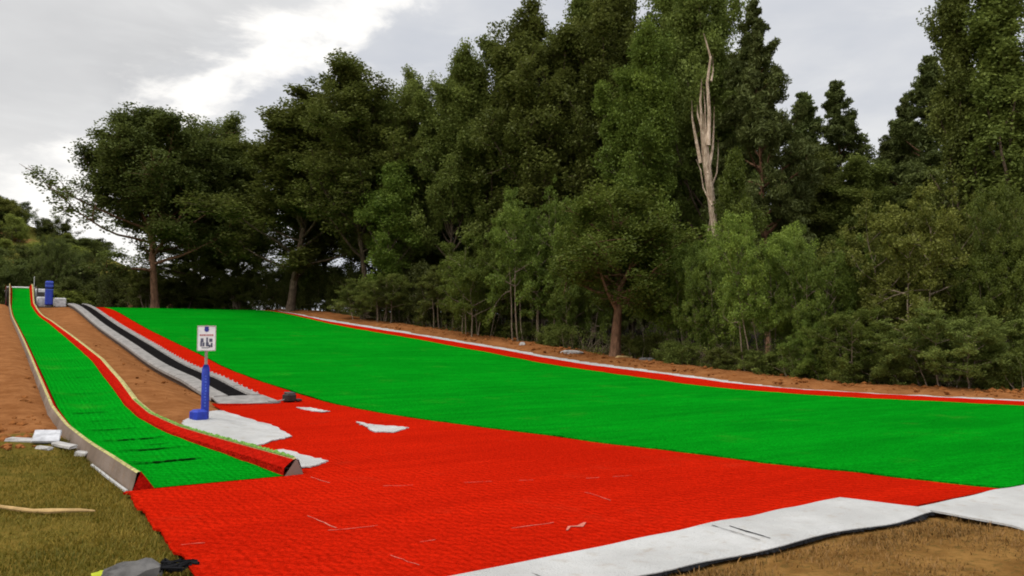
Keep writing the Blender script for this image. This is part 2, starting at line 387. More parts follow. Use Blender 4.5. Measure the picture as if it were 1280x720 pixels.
# ------------------------------------------------------------------ mats on the slope (local frame s, t, z)
def ruled(ts, left, right, cols, dz, wob=.012, th=.02, jag=0., seed=0):
    """sheet draped on the terrain between two edges, with a thin border skirt all round"""
    r = random.Random(seed); v = []; f = []; n = cols + 1
    for t in ts:
        l, q = float(left(t)), float(right(t))
        l += r.uniform(-jag, jag); q += r.uniform(-jag, jag)
        for i in range(n):
            s = l + (q - l) * i / cols
            z = Tf(s, t) + dz + wob * mnoise.noise((s*.8, t*.8, dz*50)) + wob * .6 * mnoise.noise((s*2.4, t*2.4, 7))
            v.append((s, t, z))
    m = len(ts)
    for j in range(m - 1):
        for i in range(cols): f.append((j*n+i, j*n+i+1, (j+1)*n+i+1, (j+1)*n+i))
    per = [i for i in range(n)] + [j*n + cols for j in range(1, m)] + [(m-1)*n + i for i in range(cols-1, -1, -1)] + [j*n for j in range(m-2, 0, -1)]
    b0 = len(v)
    for k in per: x, y, z = v[k]; v.append((x, y, z - th))
    L_ = len(per)
    for k in range(L_): f.append((per[k], b0 + k, b0 + (k+1) % L_, per[(k+1) % L_]))
    return MB().add(v, f)
def sheet(name, mb, m, label, cat, group=None):
    o = mb.build(name, m, smooth=False); o.rotation_euler.z = A
    return tag(o, label, cat, group)
rows = lambda a, b, d: list(np.linspace(a, b, max(2, int(abs(b - a) / d) + 1)))
const = lambda c: (lambda t: c)

# green run
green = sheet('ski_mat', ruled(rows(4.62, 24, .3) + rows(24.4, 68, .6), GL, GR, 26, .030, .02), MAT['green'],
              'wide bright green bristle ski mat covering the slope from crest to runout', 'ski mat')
# red runout and left strip
def red_left(t):
    if t < 9.6: return 1.24 + .05*((t*1.05) % 1.0) - .03 + random.uniform(-.008, .008)
    return float(np.interp(t, [4.6, 9.62, 9.64, 12.4, 12.9, 16.8, 18.95, 18.97, 68], [1.24, 1.24, 3.0, 3.35, 3.9, 3.95, 4.15, 5.74, 5.66]))
def red_front(s): return 0
ts = rows(4.62, 9.62, .07) + [9.64] + rows(9.9, 18.95, .3) + [18.97] + rows(19.3, 68, .6)
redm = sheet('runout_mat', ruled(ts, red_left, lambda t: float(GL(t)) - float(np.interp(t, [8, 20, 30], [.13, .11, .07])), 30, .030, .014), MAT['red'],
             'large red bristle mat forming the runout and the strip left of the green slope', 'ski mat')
mb = MB()
# front margin: red corner reaching down to the white sheet's notch
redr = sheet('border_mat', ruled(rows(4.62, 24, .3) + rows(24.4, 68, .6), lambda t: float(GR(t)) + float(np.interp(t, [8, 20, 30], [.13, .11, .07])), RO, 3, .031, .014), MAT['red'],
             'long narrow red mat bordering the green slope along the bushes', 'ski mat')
# pale streaks: tears and joints in the red runout
def strip(pts, wd, z=.036):
    v = []; f = []; n = len(pts)
    for i, (s, t) in enumerate(pts):
        a = pts[max(i-1, 0)]; b = pts[min(i+1, n-1)]; dx, dy = b[0]-a[0], b[1]-a[1]; l = math.hypot(dx, dy) or 1
        wi = wd * random.uniform(.3, 1.2)
        zz = Tf(s, t) + z + .014 * mnoise.noise((s*.8, t*.8, 1.5)) + .014 * .6 * mnoise.noise((s*2.4, t*2.4, 7))
        v += [(s - dy/l*wi, t + dx/l*wi, zz), (s + dy/l*wi, t - dx/l*wi, zz)]
        if i: f.append((2*i-2, 2*i-1, 2*i+1, 2*i))
    return v, f
random.seed(5)
for a, b, nn in (((1.30, 6.9), (4.9, 6.45), 60), ((2.3, 6.0), (6.6, 5.9), 60), ((2.5, 7.4), (2.55, 6.8), 6), ((2.6, 5.75), (2.66, 5.4), 6), ((3.7, 8.4), (8.2, 6.75), 60), ((5.35, 6.9), (5.3, 6.4), 5), ((3.2, 9.4), (3.25, 8.9), 5)):
    seg = []
    for i in range(nn):
        u = i / (nn - 1); seg.append((a[0] + (b[0]-a[0])*u + random.uniform(-.008, .008), a[1] + (b[1]-a[1])*u + random.uniform(-.008, .008)))
    k = 0
    while k < nn - 1:
        ln = random.randint(2, 5) if nn > 10 else nn
        if nn <= 10 or random.random() < .24: MB().add(*strip(seg[k:k+ln+1], .0055)).build('joint', MAT['joint'], redm)
        k += ln
m_ = MB().add(*strip([(4.18, 5.64), (4.28, 5.74), (4.37, 5.70), (4.50, 5.80)], .028)); m_.build('tear', MAT['joint'], redm)

# white underlay
wr = ruled(rows(4.2, 30, .22) + rows(30.4, 68, .4), lambda t: float(RO(t)) - .1, WO, 3, .014, .016, .03, .15, 3)
sheet('underlay_strip', wr, MAT['felt'], 'long white felt strip along the outer edge of the right border', 'felt sheet')
def poly_sheet(pts, dz, name, label, sub=10, group=None, wob=.02, wave_edge=0.):
    """quad outline (s,t): bottom-left, bottom-right, top-right, top-left, gridded"""
    bl, br, tr, tl = [np.array(p, float) for p in pts]; v = []; n = sub*3 + 1; mrows = sub + 1
    for j in range(mrows):
        for i in range(n):
            u, q = i/(n-1), j/(mrows-1)
            p = (bl*(1-u) + br*u)*(1-q) + (tl*(1-u) + tr*u)*q
            p[1] += wave_edge * (1-q) * mnoise.noise((p[0]*1.3, 3.1, dz*9))
            z = Tf(*p) + (dz if q > .12 or not wave_edge else dz*.45 + dz*.55*q/.12) + wob * (.3 + .7*abs(1-2*q)) * mnoise.noise((p[0]*1.7, p[1]*1.7, 5.5)) + wave_edge*.05*(1-q)**3*(.5+mnoise.noise((p[0]*1.9, 8, 1)))
            v.append((p[0], p[1], z))
    f = [(j*n+i, j*n+i+1, (j+1)*n+i+1, (j+1)*n+i) for j in range(mrows-1) for i in range(n-1)]
    m = mrows
    per = list(range(n)) + [j*n+n-1 for j in range(1, m)] + [(m-1)*n+i for i in range(n-2, -1, -1)] + [j*n for j in range(m-2, 0, -1)]
    b0 = len(v)
    for k in per: x, y, z = v[k]; v.append((x, y, z - .018))
    for k in range(len(per)): f.append((per[k], b0+k, b0+(k+1) % len(per), per[(k+1) % len(per)]))
    so = sheet(name, MB().add(v, f), MAT['felt'], label, 'felt sheet', group); so_edge[so.name] = v[:n]
    return so
so_edge = {}
def shadow_edge_strip(parent, depth=.045):
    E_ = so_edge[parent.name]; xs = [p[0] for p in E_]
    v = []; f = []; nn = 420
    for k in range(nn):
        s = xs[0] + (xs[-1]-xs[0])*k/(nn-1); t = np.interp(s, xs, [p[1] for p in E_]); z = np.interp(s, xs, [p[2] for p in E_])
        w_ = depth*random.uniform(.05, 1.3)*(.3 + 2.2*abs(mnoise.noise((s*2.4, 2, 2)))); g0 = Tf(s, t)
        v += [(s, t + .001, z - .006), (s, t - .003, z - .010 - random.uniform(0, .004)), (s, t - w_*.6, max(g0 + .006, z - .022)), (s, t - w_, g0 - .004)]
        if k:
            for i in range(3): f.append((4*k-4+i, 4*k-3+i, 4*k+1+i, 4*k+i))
    return MB().add(v, f).build('shadow_edge', MAT['net'], parent)  # black ragged strip added for the sheet edge's thickness and shadow
ws = poly_sheet([(1.0, 4.28), (7.60, 4.40), (7.35, 5.22), (1.0, 4.86)], .050, 'underlay_sheet', 'white felt sheet with dark painted shadow edge in front of the red mat', 16, wave_edge=.10)
shadow_edge_strip(ws, .03)
cut = MB()
for a, b in (((5.40, 4.93), (5.36, 4.46)), ((5.28, 5.02), (5.24, 4.46)), ((3.2, 4.96), (3.2, 4.5))):
    q = [(a[0]+(b[0]-a[0])*k/11, a[1]+(b[1]-a[1])*k/11) for k in range(12)]
    cut = MB().add(*strip(q, .012 if a[0] == 5.40 else .006, .058)); cut.build('cut', MAT['net'], ws)
ws2 = poly_sheet([(7.62, 3.55), (13.5, 3.0), (13.5, 4.66), (7.58, 4.56)], .034, 'underlay_sheet', 'white felt sheet at the right end of the green mat beside brown grass', 14, wave_edge=.08)
shadow_edge_strip(ws2, .012)
# white patches beside the lane end
def patch(pts, dz, label, name='felt_scrap', cat='felt sheet'):
    c = np.mean(pts, 0); P = []
    n = len(pts)
    for i in range(n):
        a, b = np.array(pts[i], float), np.array(pts[(i+1) % n], float)
        for k in range(12):
            p = a + (b-a)*k/12; p += np.random.default_rng(i*17+k).normal(0, .017, 2); P.append(p)
    v = []; L_ = len(P)
    for q in (1., .66, .33):
        for p in P:
            x = c + (p-c)*q; v.append((x[0], x[1], Tf(*x) + dz + .02*mnoise.noise((x[0]*2, x[1]*2, 3))))
    v.append((c[0], c[1], Tf(*c) + dz)); f = []
    for j in range(2):
        for i in range(L_): f.append((j*L_+i, j*L_+(i+1) % L_, (j+1)*L_+(i+1) % L_, (j+1)*L_+i))
    for i in range(L_): f.append((2*L_+i, 2*L_+(i+1) % L_, 3*L_))
    b0 = len(v)
    for i in range(L_): x, y, z = v[i]; v.append((x, y, z-.015))
    for i in range(L_): f.append((i, b0+i, b0+(i+1) % L_, (i+1) % L_))
    return sheet(name, MB().add(v, f), MAT['felt'], label, cat)
patch([(2.75, 14.75), (3.91, 16.85), (4.35, 15.0), (4.13, 13.05), (3.42, 12.2), (2.6, 11.6), (2.6, 13.5)], .055, 'large white felt sheet laid beside the blue padded sign post')
patch([(2.75, 11.2), (3.53, 11.6), (3.78, 10.42), (3.50, 10.10), (3.2, 10.0), (3.0, 10.2)], .050, 'small pointed white felt sheet at the lower end of the tubing lane')
patch([(5.75, 17.95), (6.02, 17.75), (6.16, 16.9), (5.95, 16.8), (5.85, 17.3)], .048, 'smaller white scrap on the red mat nearest the conveyor end')
patch([(5.91, 14.75), (6.02, 14.3), (6.35, 13.35), (5.85, 12.9), (5.6, 13.2), (5.78, 13.9)], .048, 'larger V shaped white scrap on the red mat below the green slope')

# ------------------------------------------------------------------ tubing lane
def ZL(t):
    z = float(HL(t))
    return z + float(np.interp(t, [66.0, 66.8, 69.5, 70.2, 72.5], [0, .12, 1.12, 1.22, 1.22])) + float(np.interp(t, [9.7, 13, 20], [.03, .07, .11]))
lane_t = rows(9.68, 20, .2) + rows(20.5, 66, .5) + rows(66.3, 72.4, .3)
L0 = (1.6, 9.68)
bx_, by_ = st2xy(*L0)
lane = empty('tubing_lane', (bx_, by_, 0.), A)
tag(lane, 'long narrow green tubing lane with red side walls and raised start', 'tubing lane')
def prof(fn):
    """fn(t) -> list of (s, z); returns a strip mesh along the lane"""
    v = []; f = []; n = None
    for j, t in enumerate(lane_t):
        p = fn(t); n = len(p)
        for s, z in p: v.append((s - L0[0], t - L0[1], z))
        if j:
            for i in range(n-1): f.append(((j-1)*n+i, (j-1)*n+i+1, j*n+i+1, j*n+i))
    return MB().add(v, f)
RH = lambda t: float(np.interp(t, [9.7, 12, 16, 22], [.185, .155, .125, .105])) + .10 * float(ss(60, 67, t)) + .16 * float(ss(66, 69, t))       # ridge height
RHL = lambda t: RH(t) * float(np.interp(t, [11, 16, 62, 67], [1, .7, .7, 1]))
inL = lambda t: float(LS(t)) + float(np.interp(t, [9.7, 11.5, 14, 64, 68], [.12, .07, .05, .05, .12]))
inR = lambda t: float(RS(t)) - float(np.interp(t, [9.7, 12, 15.5, 21, 40, 70], [.13, .13, .16, .22, .19, .15]))
wv_ = lambda s, t: .012 * mnoise.noise((s*1.5, t*1.2, 2)) + .008 * mnoise.noise((s*3, t*2.7, 5))
def bed(t):
    l, r_ = inL(t), inR(t); return [(l + (r_-l)*k/8, ZL(t) + wv_(l + (r_-l)*k/8, t)*float(np.interp(t, [9.7, 11], [.1, 1])) + .04*abs(k/4-1)**3*float(np.interp(t, [9.8, 13], [0, 1]))) for k in range(9)]
prof(bed).build('running_surface', MAT['lane_green'], lane, True)
prof(lambda t: [(inL(t) + .01, ZL(t) - .02), (float(LS(t)) + .05 * float(np.interp(t, [9.7, 14], [1, .6])), ZL(t) + RHL(t)*.55), (float(LS(t)) - .02, ZL(t) + RHL(t))]).build('side_wall', MAT['wall_red'], lane)
prof(lambda t: [(inR(t) - .01, ZL(t) - .02), (float(RS(t)) - .13, ZL(t) + RH(t)*.5), (float(RS(t)) - .02, ZL(t) + RH(t))]).build('side_wall', MAT['wall_red'], lane)
def skirt_z(s, t): return min(Tf(s, t) - .04, ZL(t) - .04)
prof(lambda t: [(float(LS(t)) - .06, ZL(t) + RHL(t) - .01), (float(LS(t)) - .08, ZL(t) + RHL(t)*.4), (float(LS(t)) - .12, skirt_z(float(LS(t))-.12, t))]).build('felt_skirt', MAT['skirt'], lane)
prof(lambda t: [(float(RS(t)) + .05, ZL(t) + RH(t) - .01), (float(RS(t)) + .08, ZL(t) + RH(t)*.4), (float(RS(t)) + .12, skirt_z(float(RS(t))+.12, t))]).build('felt_skirt', MAT['felt'], lane)
prof(lambda t: [(float(LS(t)) - .063, ZL(t) + RHL(t) - .008), (float(LS(t)) - .046, ZL(t) + RHL(t) + .005), (float(LS(t)) - .020, ZL(t) + RHL(t) + .001)]).build('edge_trim', MAT['cream'], lane)
prof(lambda t: [(float(RS(t)) - .03, ZL(t) + RH(t) - .01), (float(RS(t)) + .02, ZL(t) + RH(t) + .014), (float(RS(t)) + .075, ZL(t) + RH(t) - .006)]).build('edge_trim', MAT['cream'], lane)
random.seed(8)
v = []; f = []; t = 9.75; k = 0     # ragged tufted edge of the mat hanging over the far ridge
while t < 16.5:
    q_ = float(np.interp(t, [10, 13.5, 16.5], [1, .7, .2])); sr = float(RS(t)); h_ = random.uniform(.0, .034)*q_ + .016
    v += [(sr - .012 - L0[0], t - L0[1], ZL(t) + RH(t) + .012), (sr + .02 - L0[0], t - L0[1] + random.uniform(-.01, .01), ZL(t) + RH(t) + h_), (sr + .06*q_ + random.uniform(0, .03)*q_ - L0[0], t - L0[1], ZL(t) + RH(t) - random.uniform(.005, .05)*q_)]
    if k: f += [(3*k-3, 3*k-2, 3*k+1, 3*k), (3*k-2, 3*k-1, 3*k+2, 3*k+1)]
    k += 1; t += random.uniform(.02, .05)
MB().add(v, f).build('tuft_fringe', MAT['edge_green'], lane)
# closed triangular ends of the two side walls
t = 9.66
for sgn, name_m in ((1, 'felt'), (-1, 'wall_red')):
    if sgn > 0: a, b, c_ = inR(t), float(RS(t)) + .01, float(RS(t)) + .12
    else: a, b, c_ = inL(t), float(LS(t)) - .02, float(LS(t)) - .12
    z0 = ZL(t)
    MB().add([(a - L0[0], t - L0[1], z0), (b - L0[0], t - L0[1], z0 + RH(t) + .01), (c_ - L0[0], t - L0[1], -.02), (a - L0[0], t - L0[1], -.02)], [(0, 1, 2, 3)]).build('wall_end', MAT['skirt' if sgn > 0 else 'wall_red'], lane)
v = [(inL(9.68)-L0[0], 0, ZL(9.68)), (inR(9.68)-L0[0], 0, ZL(9.68)), (inR(9.68)-L0[0]+.04, -.12, .036), (inL(9.68)-L0[0]-.05, -.16, .036)]
hem = [(float(LS(t)) - .15 - L0[0], t - L0[1], skirt_z(float(LS(t)) - .13, t) + .055) for t in rows(9.7, 11.6, .2)]
MB().tube(hem, .02, 5).build('skirt_hem', MAT['felt'], lane)
# dark gaps between the mat lengths
for t, a, b, wd in ((11.2, .06, .74, .040), (12.2, .15, .85, .026), (12.55, .5, .8, .012), (13.05, .12, .9, .030), (14.1, .1, .8, .022), (15.0, .3, .7, .012), (15.9, .1, .7, .022), (18.4, .2, .7, .01), (21.3, .3, .85, .022), (25.6, .2, .8, .012)):
    l, r_ = inL(t), inR(t); vv = []; ff = []
    for k in range(25):
        u = k/24; q = a + (b-a)*u; s = l + (r_-l)*q; wi = 1.7 * wd * (math.sin(PI*u)**.6) * random.uniform(.25, 1.1) + .002
        tt = t + .04*u + random.uniform(-.008, .008)
        for d in (-wi, wi): vv.append((s - L0[0], tt + d - L0[1], ZL(tt) + wv_(s, tt) + .05*abs(q*2-1)**3 + .012))
        if k: ff.append((2*k-2, 2*k-1, 2*k+1, 2*k))
    MB().add(vv, ff).build('gap', MAT['seam'], lane)
# start platform
pz = ZL(72.4)
pf = MB().box((1.53-L0[0], 73.4-L0[1], pz - .06), (2.0, 2.0, .1))
pf.build('start_platform', MAT['alu'], lane)
MB().tube([(.62-L0[0], 71.2-L0[1], pz+.13), (1.5-L0[0], 71.2-L0[1], pz+.14), (2.45-L0[0], 71.2-L0[1], pz+.13)], .055, 8).build('top_bar', MAT['white_paint'], lane)
for s in (.6, 2.5):
    for t in (67.8, 70.0, 72.2):
        MB().box((s-L0[0], t-L0[1], (pz + 3.6)/2 - .1), (.09, .09, pz - 3.5)).build('support_post', MAT['alu_dark'], lane)
MB().tube([(2.38-L0[0], 70.9-L0[1], pz), (2.38-L0[0], 70.9-L0[1], pz+1.0)], .025, 6).build('marker_pole', MAT['housing'], lane)
for s, mm in ((.58, 'wall_red'), (2.52, 'skirt')):
    MB().add([(s-L0[0], 66.4-L0[1], 3.6), (s-L0[0], 73.8-L0[1], 3.7), (s-L0[0], 73.8-L0[1], pz+.2), (s-L0[0], 70-L0[1], pz+.25), (s-L0[0], 66.4-L0[1], 4.0)], [(0, 1, 2, 3, 4)]).build('side_boarding', MAT[mm], lane)

# ------------------------------------------------------------------ conveyor lift
C0 = (5.0, 19.3); cx_, cy_ = st2xy(*C0)
lift = empty('conveyor_lift', (cx_, cy_, Tf(5.0, 19.3)), A); cz0 = Tf(5.0, 19.3)
tag(lift, 'black rubber belt conveyor lift between grey metal boards up the bare earth', 'conveyor lift')
CT = rows(20.2, 67.5, .5)
def cz(t): return float(H(t)) + float(np.interp(t, [19, 21.5, 24, 70], [.02, .05, .14, .20]))
def cstrip(pr, tl=CT):
    v = []; f = []; n = len(pr)
    for j, t in enumerate(tl):
        for s, dz in pr: v.append((s - C0[0], t - C0[1], (cz(t) + dz if dz > -.5 else float(T(s, t)) - .05) - cz0))
        if j:
            for i in range(n-1): f.append(((j-1)*n+i, (j-1)*n+i+1, j*n+i+1, j*n+i))
    return MB().add(v, f)
cstrip([(4.40, -.02), (4.41, .05), (4.48, .09), (4.80, .09), (4.82, .03)]).build('side_board', MAT['alu'], lift)
cstrip([(5.34, .03), (5.36, .09), (5.57, .09), (5.61, .05), (5.62, -.06)]).build('side_board', MAT['alu'], lift)
cstrip([(4.815, .045), (5.07, .05), (5.345, .045)]).build('belt', MAT['rubber'], lift)
cstrip([(4.43, -.01), (4.47, -.1), (4.47, -.9)]).build('under_frame', MAT['alu_dark'], lift)
cstrip([(5.60, -.01), (5.58, -.1), (5.58, -.9)]).build('under_frame', MAT['alu_dark'], lift)
for t in np.arange(20.6, 52, .5): MB().box((5.60-C0[0], t-C0[1], cz(t)+.085-cz0), (.03, .04, .04)).build('bolt', MAT['housing'], lift)
for t in np.arange(22, 66, 3.0):
    MB().box((4.64-C0[0], t-C0[1], cz(t)+.092-cz0), (.31, .015, .006)).build('board_joint', MAT['alu_dark'], lift); MB().box((5.465-C0[0], t-C0[1], cz(t)+.092-cz0), (.20, .015, .006)).build('board_joint', MAT['alu_dark'], lift)
for t in np.arange(24.5, 66, 4.0):
    zt = cz(t) - .03; zb = Tf(4.3, t) - .1
    MB().box((4.52-C0[0], t-C0[1], (zt+zb)/2-cz0), (.08, .10, zt-zb)).build('support_leg', MAT['alu_dark'], lift)
def plate(pts, th, name, m):
    v = [(s-C0[0], t-C0[1], z-cz0) for s, t, z in pts]; n = len(v)
    v += [(x, y, z-th) for x, y, z in v]
    f = [tuple(range(n)), tuple(range(2*n-1, n-1, -1))] + [(i, n+i, n+(i+1) % n, (i+1) % n) for i in range(n)]
    MB().add(v, f).build(name, m, lift)
plate([(4.35, 19.0, cz(19.2)+.03), (5.78, 19.2, cz(19.2)+.03), (5.62, 20.22, cz(20.2)+.08), (4.40, 20.18, cz(20.2)+.08)], .03, 'entry_plate', MAT['alu'])
MB().tube([(4.77-C0[0], 20.2-C0[1], cz(20.2)+.03-cz0), (5.37-C0[0], 20.2-C0[1], cz(20.2)+.03-cz0)], .045, 10).build('end_roller', MAT['rubber'], lift)
for (s, t, d) in ((2.82, 67.8, (.75, 1.0, .75)), (3.95, 68.0, (.8, 1.0, .7)), (2.75, 69.2, (.75, 1.0, 1.35))):
    MB().box((s-C0[0], t-C0[1], float(H(t))+d[2]/2-.05-cz0), d, 0, 0, .07).build('drive_housing', MAT['housing'], lift)
MB().box((2.75-C0[0], 68.68-C0[1], float(H(69))+.85-cz0), (.5, .03, .4)).build('dark_vent', MAT['alu_dark'], lift)

# blue padded post at the top
px_, py_ = st2xy(3.2, 67.0); zz = Tf(3.2, 67.0)
bp = empty('padded_post', (px_, py_, zz), A)
tag(bp, 'tall blue padded post with pale bands at the top of the conveyor', 'padded post')
MB().box((0, 0, 1.05), (.50, .42, 1.75), 0, 0, .07).build('pad', MAT['blue'], bp)
for z in (1.82, 1.56, 1.30): MB().box((0, 0, z), (.52, .44, .07), 0, 0, .015).build('band', MAT['blue_light'], bp)
MB().box((0, 0, 1.40), (.515, .435, .10), 0, 0, .015).build('strap', MAT['net'], bp)
MB().box((0, 0, .08), (.30, .30, .2)).build('foot', MAT['alu_dark'], bp)

# ------------------------------------------------------------------ sign with padded pole
SGx, SGy = st2xy(3.16, 14.95); SGz = Tf(3.16, 14.95)
sg = empty('sign_post', (SGx, SGy, SGz), R(-22) + 0)
ang = math.atan2(-SGx, SGy)      # panel faces down the slope, towards the runout
sg.rotation_euler.z = ang
tag(sg, 'white notice sign on a blue padded pole standing beside the conveyor foot', 'sign')
MB().tube([(0, 0, 0), (0, 0, 1.70)], .028, 10).build('pole', MAT['steel'], sg, True)
pad = MB().tube([(0, 0, .03), (0, 0, .06), (0, 0, .92), (.004, 0, 1.0)], [.06, .068, .066, .04], 12).build('pole_pad', MAT['blue'], sg, True)
lt = MB(); random.seed(3)
for k in range(11): lt.box((random.uniform(-.006, .006), -.067, .28 + k*.052), (.036 * random.uniform(.5, 1), .006, .026))
lt.build('lettering', MAT['blue_light'], pad)
MB().box((-.10, -.05, .10), (.26, .24, .24), .5, 0, .04).build('foot_pad', MAT['blue'], sg)
pn = MB().box((0, -.035, 1.465), (.305, .016, .43), 0, 0, .006).build('sign_panel', MAT['white_paint'], sg)
fr = MB()
for c, d in (((0, -.044, 1.582), (.32, .012, .016)), ((0, -.044, 1.138), (.32, .012, .016)), ((-.156, -.044, 1.36), (.012, .012, .45)), ((.156, -.044, 1.36), (.012, .012, .45))): fr.box(c, d)
fr.build('frame', MAT['steel'], pn)
em = MB(); em.tube([(0, -.040, 1.515), (0, -.0465, 1.515)], .042, 8); em.box((0, -.0445, 1.555), (.07, .005, .03)); em.build('emblem', MAT['ink_blue'], pn)
tx = MB(); x = -.115
for wdt in (.03, .02, .034, .012, .03, .026, .036): tx.box((x + wdt/2, -.0445, 1.418), (wdt, .005, .026)); x += wdt + .007
tx.build('lettering', MAT['ink_red'], pn)
pg = MB()
for (x, z, a, b) in ((-.075, 1.325, .05, .07), (-.09, 1.26, .03, .09), (-.05, 1.25, .035, .07), (.01, 1.33, .03, .09), (.015, 1.25, .05, .07), (.075, 1.325, .055, .06), (.09, 1.24, .03, .08), (.055, 1.22, .03, .05), (-.02, 1.19, .12, .012)): pg.box((x, -.0445, z), (a, .005, b), 0)
pg.build('pictogram', MAT['ink_dark'], pn)

for ch in list(pn.children): ch.location = (0, 0, .105); ch.scale = (.97, 1, .98)
for ch in pn.children: ch.location.z = 1.465 - 1.36*.98
# small dark box at the conveyor's corner
x, y = st2xy(6.0, 19.25); bb = empty('drive_box', (x, y, Tf(6.0, 19.25) + .04), A + .25)
tag(bb, 'small dark brown box on the red mat at the conveyor foot', 'box')
MB().box((0, 0, .09), (.27, .24, .19), 0, 0, .03).build('housing', MAT['blackbox'], bb)
MB().box((.02, .01, .20), (.22, .2, .035), .1, .12, .012).build('lid', MAT['alu_dark'], bb)
MB().box((.19, -.08, .03), (.16, .14, .05), .2, .1, .012).build('flap', MAT['blackbox'], bb)
MB().tube([(-.13, 0, .05), (-.3, .05, .02), (-.5, .12, .03)], .018, 6).build('cable', MAT['alu'], bb)

# ------------------------------------------------------------------ debris
def rock(c, d, seed, name, m, label=None, cat=None, rz=0., rough_=.28, group=None):
    r = np.random.default_rng(seed); v = []; f = []; nu, nv = 12, 7
    for j in range(nv):
        ph = -PI/2 + PI*j/(nv-1)
        for i in range(nu):
            q = 2*PI*i/nu; p = np.array((math.cos(q)*math.cos(ph), math.sin(q)*math.cos(ph), math.sin(ph)))
            k = 1 + rough_*mnoise.noise(tuple(p*1.7 + seed*3.3)) + rough_*.5*mnoise.noise(tuple(p*4 + seed))
            p = np.sign(p)*np.abs(p)**.8*k; v.append((p[0]*d[0]/2, p[1]*d[1]/2, p[2]*d[2]/2))
    for j in range(nv-1):
        for i in range(nu): f.append((j*nu+i, j*nu+(i+1) % nu, (j+1)*nu+(i+1) % nu, (j+1)*nu+i))
    o = MB().add(v, f).build(name, m); x, y = st2xy(c[0], c[1]); o.location = (x, y, Tf(c[0], c[1]) + c[2]); o.rotation_euler.z = rz
    if label: tag(o, label, cat, group)
    return o
rock((.87, 6.33, .02), (.42, .30, .17), 2, 'stone', MAT['stone'], 'rounded grey stone at the bottom edge of the left grass', 'stone', .3)
o = rock((.72, 6.40, .01), (.22, .16, .08), 9, 'cloth', MAT['lime'], 'lime yellow cloth lying beside the rounded grey stone', 'cloth', .6)
nb_ = MB(); random.seed(12)
for k in range(13):
    a = random.uniform(0, 1); s = 1.06 + a*.14; t = 6.30 + random.uniform(-.07, .07)
    p = [(s + random.uniform(-.1, .1) + q*random.uniform(-.05, .05), t + random.uniform(-.08, .08), .02 + random.uniform(0, .05)) for q in range(4)]
    nb_.tube(p, .010, 4)
nb_.tube([(1.1, 6.3, .03), (1.17, 6.27, .03), (1.24, 6.34, .04), (1.30, 6.25, .05)], .014, 5)
sheet('net_scrap', nb_, MAT['net'], 'tangled black net between the grey stone and the red mat', 'net')
o = MB(); pts = []
for k in range(10):
    u = k/9; s = -.25 + 1.10*u; t = 9.62 - 1.03*u + .05*math.sin(7*u); pts.append((s, t, Tf(s, t) + .045 + .01*math.sin(9*u)))
o.tube(pts, [.012, .02, .019, .017, .021, .018, .025, .019, .017, .008], 7)
sheet('stick', o, MAT['straw_wood'], 'long pale stick lying on the left grass', 'stick')
def Tg(s, t): return Tf(s, t) + .075*float(ss(10.5, 14, t))*(s < 1.3)
def slab(c, d, rz, tilt, label, m, seed, cat='slab'):
    o = MB().box((0, 0, 0), d, 0, 0, .012); rr = random.Random(seed)
    o.v = [(x + rr.uniform(-.012, .012), y + rr.uniform(-.012, .012), z) for x, y, z in o.v]
    b = o.build('slab', m); x, y = st2xy(c[0], c[1]); b.location = (x, y, Tg(c[0], c[1]) + c[2]); b.rotation_euler = (tilt, .05, rz)
    return tag(b, label, cat)
slab((.67, 13.4, .08), (.34, .44, .05), .45, R(14), 'tilted white square slab at the edge of the grass by the tubing lane', MAT['slab'], 1)
slab((.38, 13.55, .02), (.42, .16, .05), .05, R(2), 'thin pale board lying left of the tilted white slab', MAT['white_stone'], 2, 'board')
slab((.62, 12.85, .02), (.22, .10, .05), -.3, R(2), 'short pale fragment lying just below the tilted white slab', MAT['white_stone'], 5, 'fragment')
slab((.86, 12.9, .03), (.46, .13, .05), -.55, R(3), 'narrow pale board lying right of the tilted white slab', MAT['white_stone'], 3, 'board')
slab((1.04, 12.3, .02), (.18, .10, .06), -.2, R(4), 'small pale stone fragment beside the lane skirt', MAT['white_stone'], 4, 'fragment')
rock((24.0, 31.9, .09), (1.15, .42, .22), 21, 'pale_rock', MAT['white_stone'], 'long flat white rock on the earth bank left of the red trunked tree', 'rock', .15)
rock((23.7, 35.9, .10), (.34, .30, .28), 22, 'pale_rock', MAT['white_stone'], 'small round pale rock high on the earth bank above the white strip', 'rock')
rock((25.0, 29.2, .08), (.95, .4, .24), 23, 'pale_rock', MAT['straw_wood'], 'flat tan rock just right of the red trunked tree', 'rock', .3)
rock((25.2, 27.8, .08), (.8, .5, .3), 24, 'pale_rock', MAT['stone'], 'grey rock pile piece on the earth bank below the front bushes', 'rock', .1)

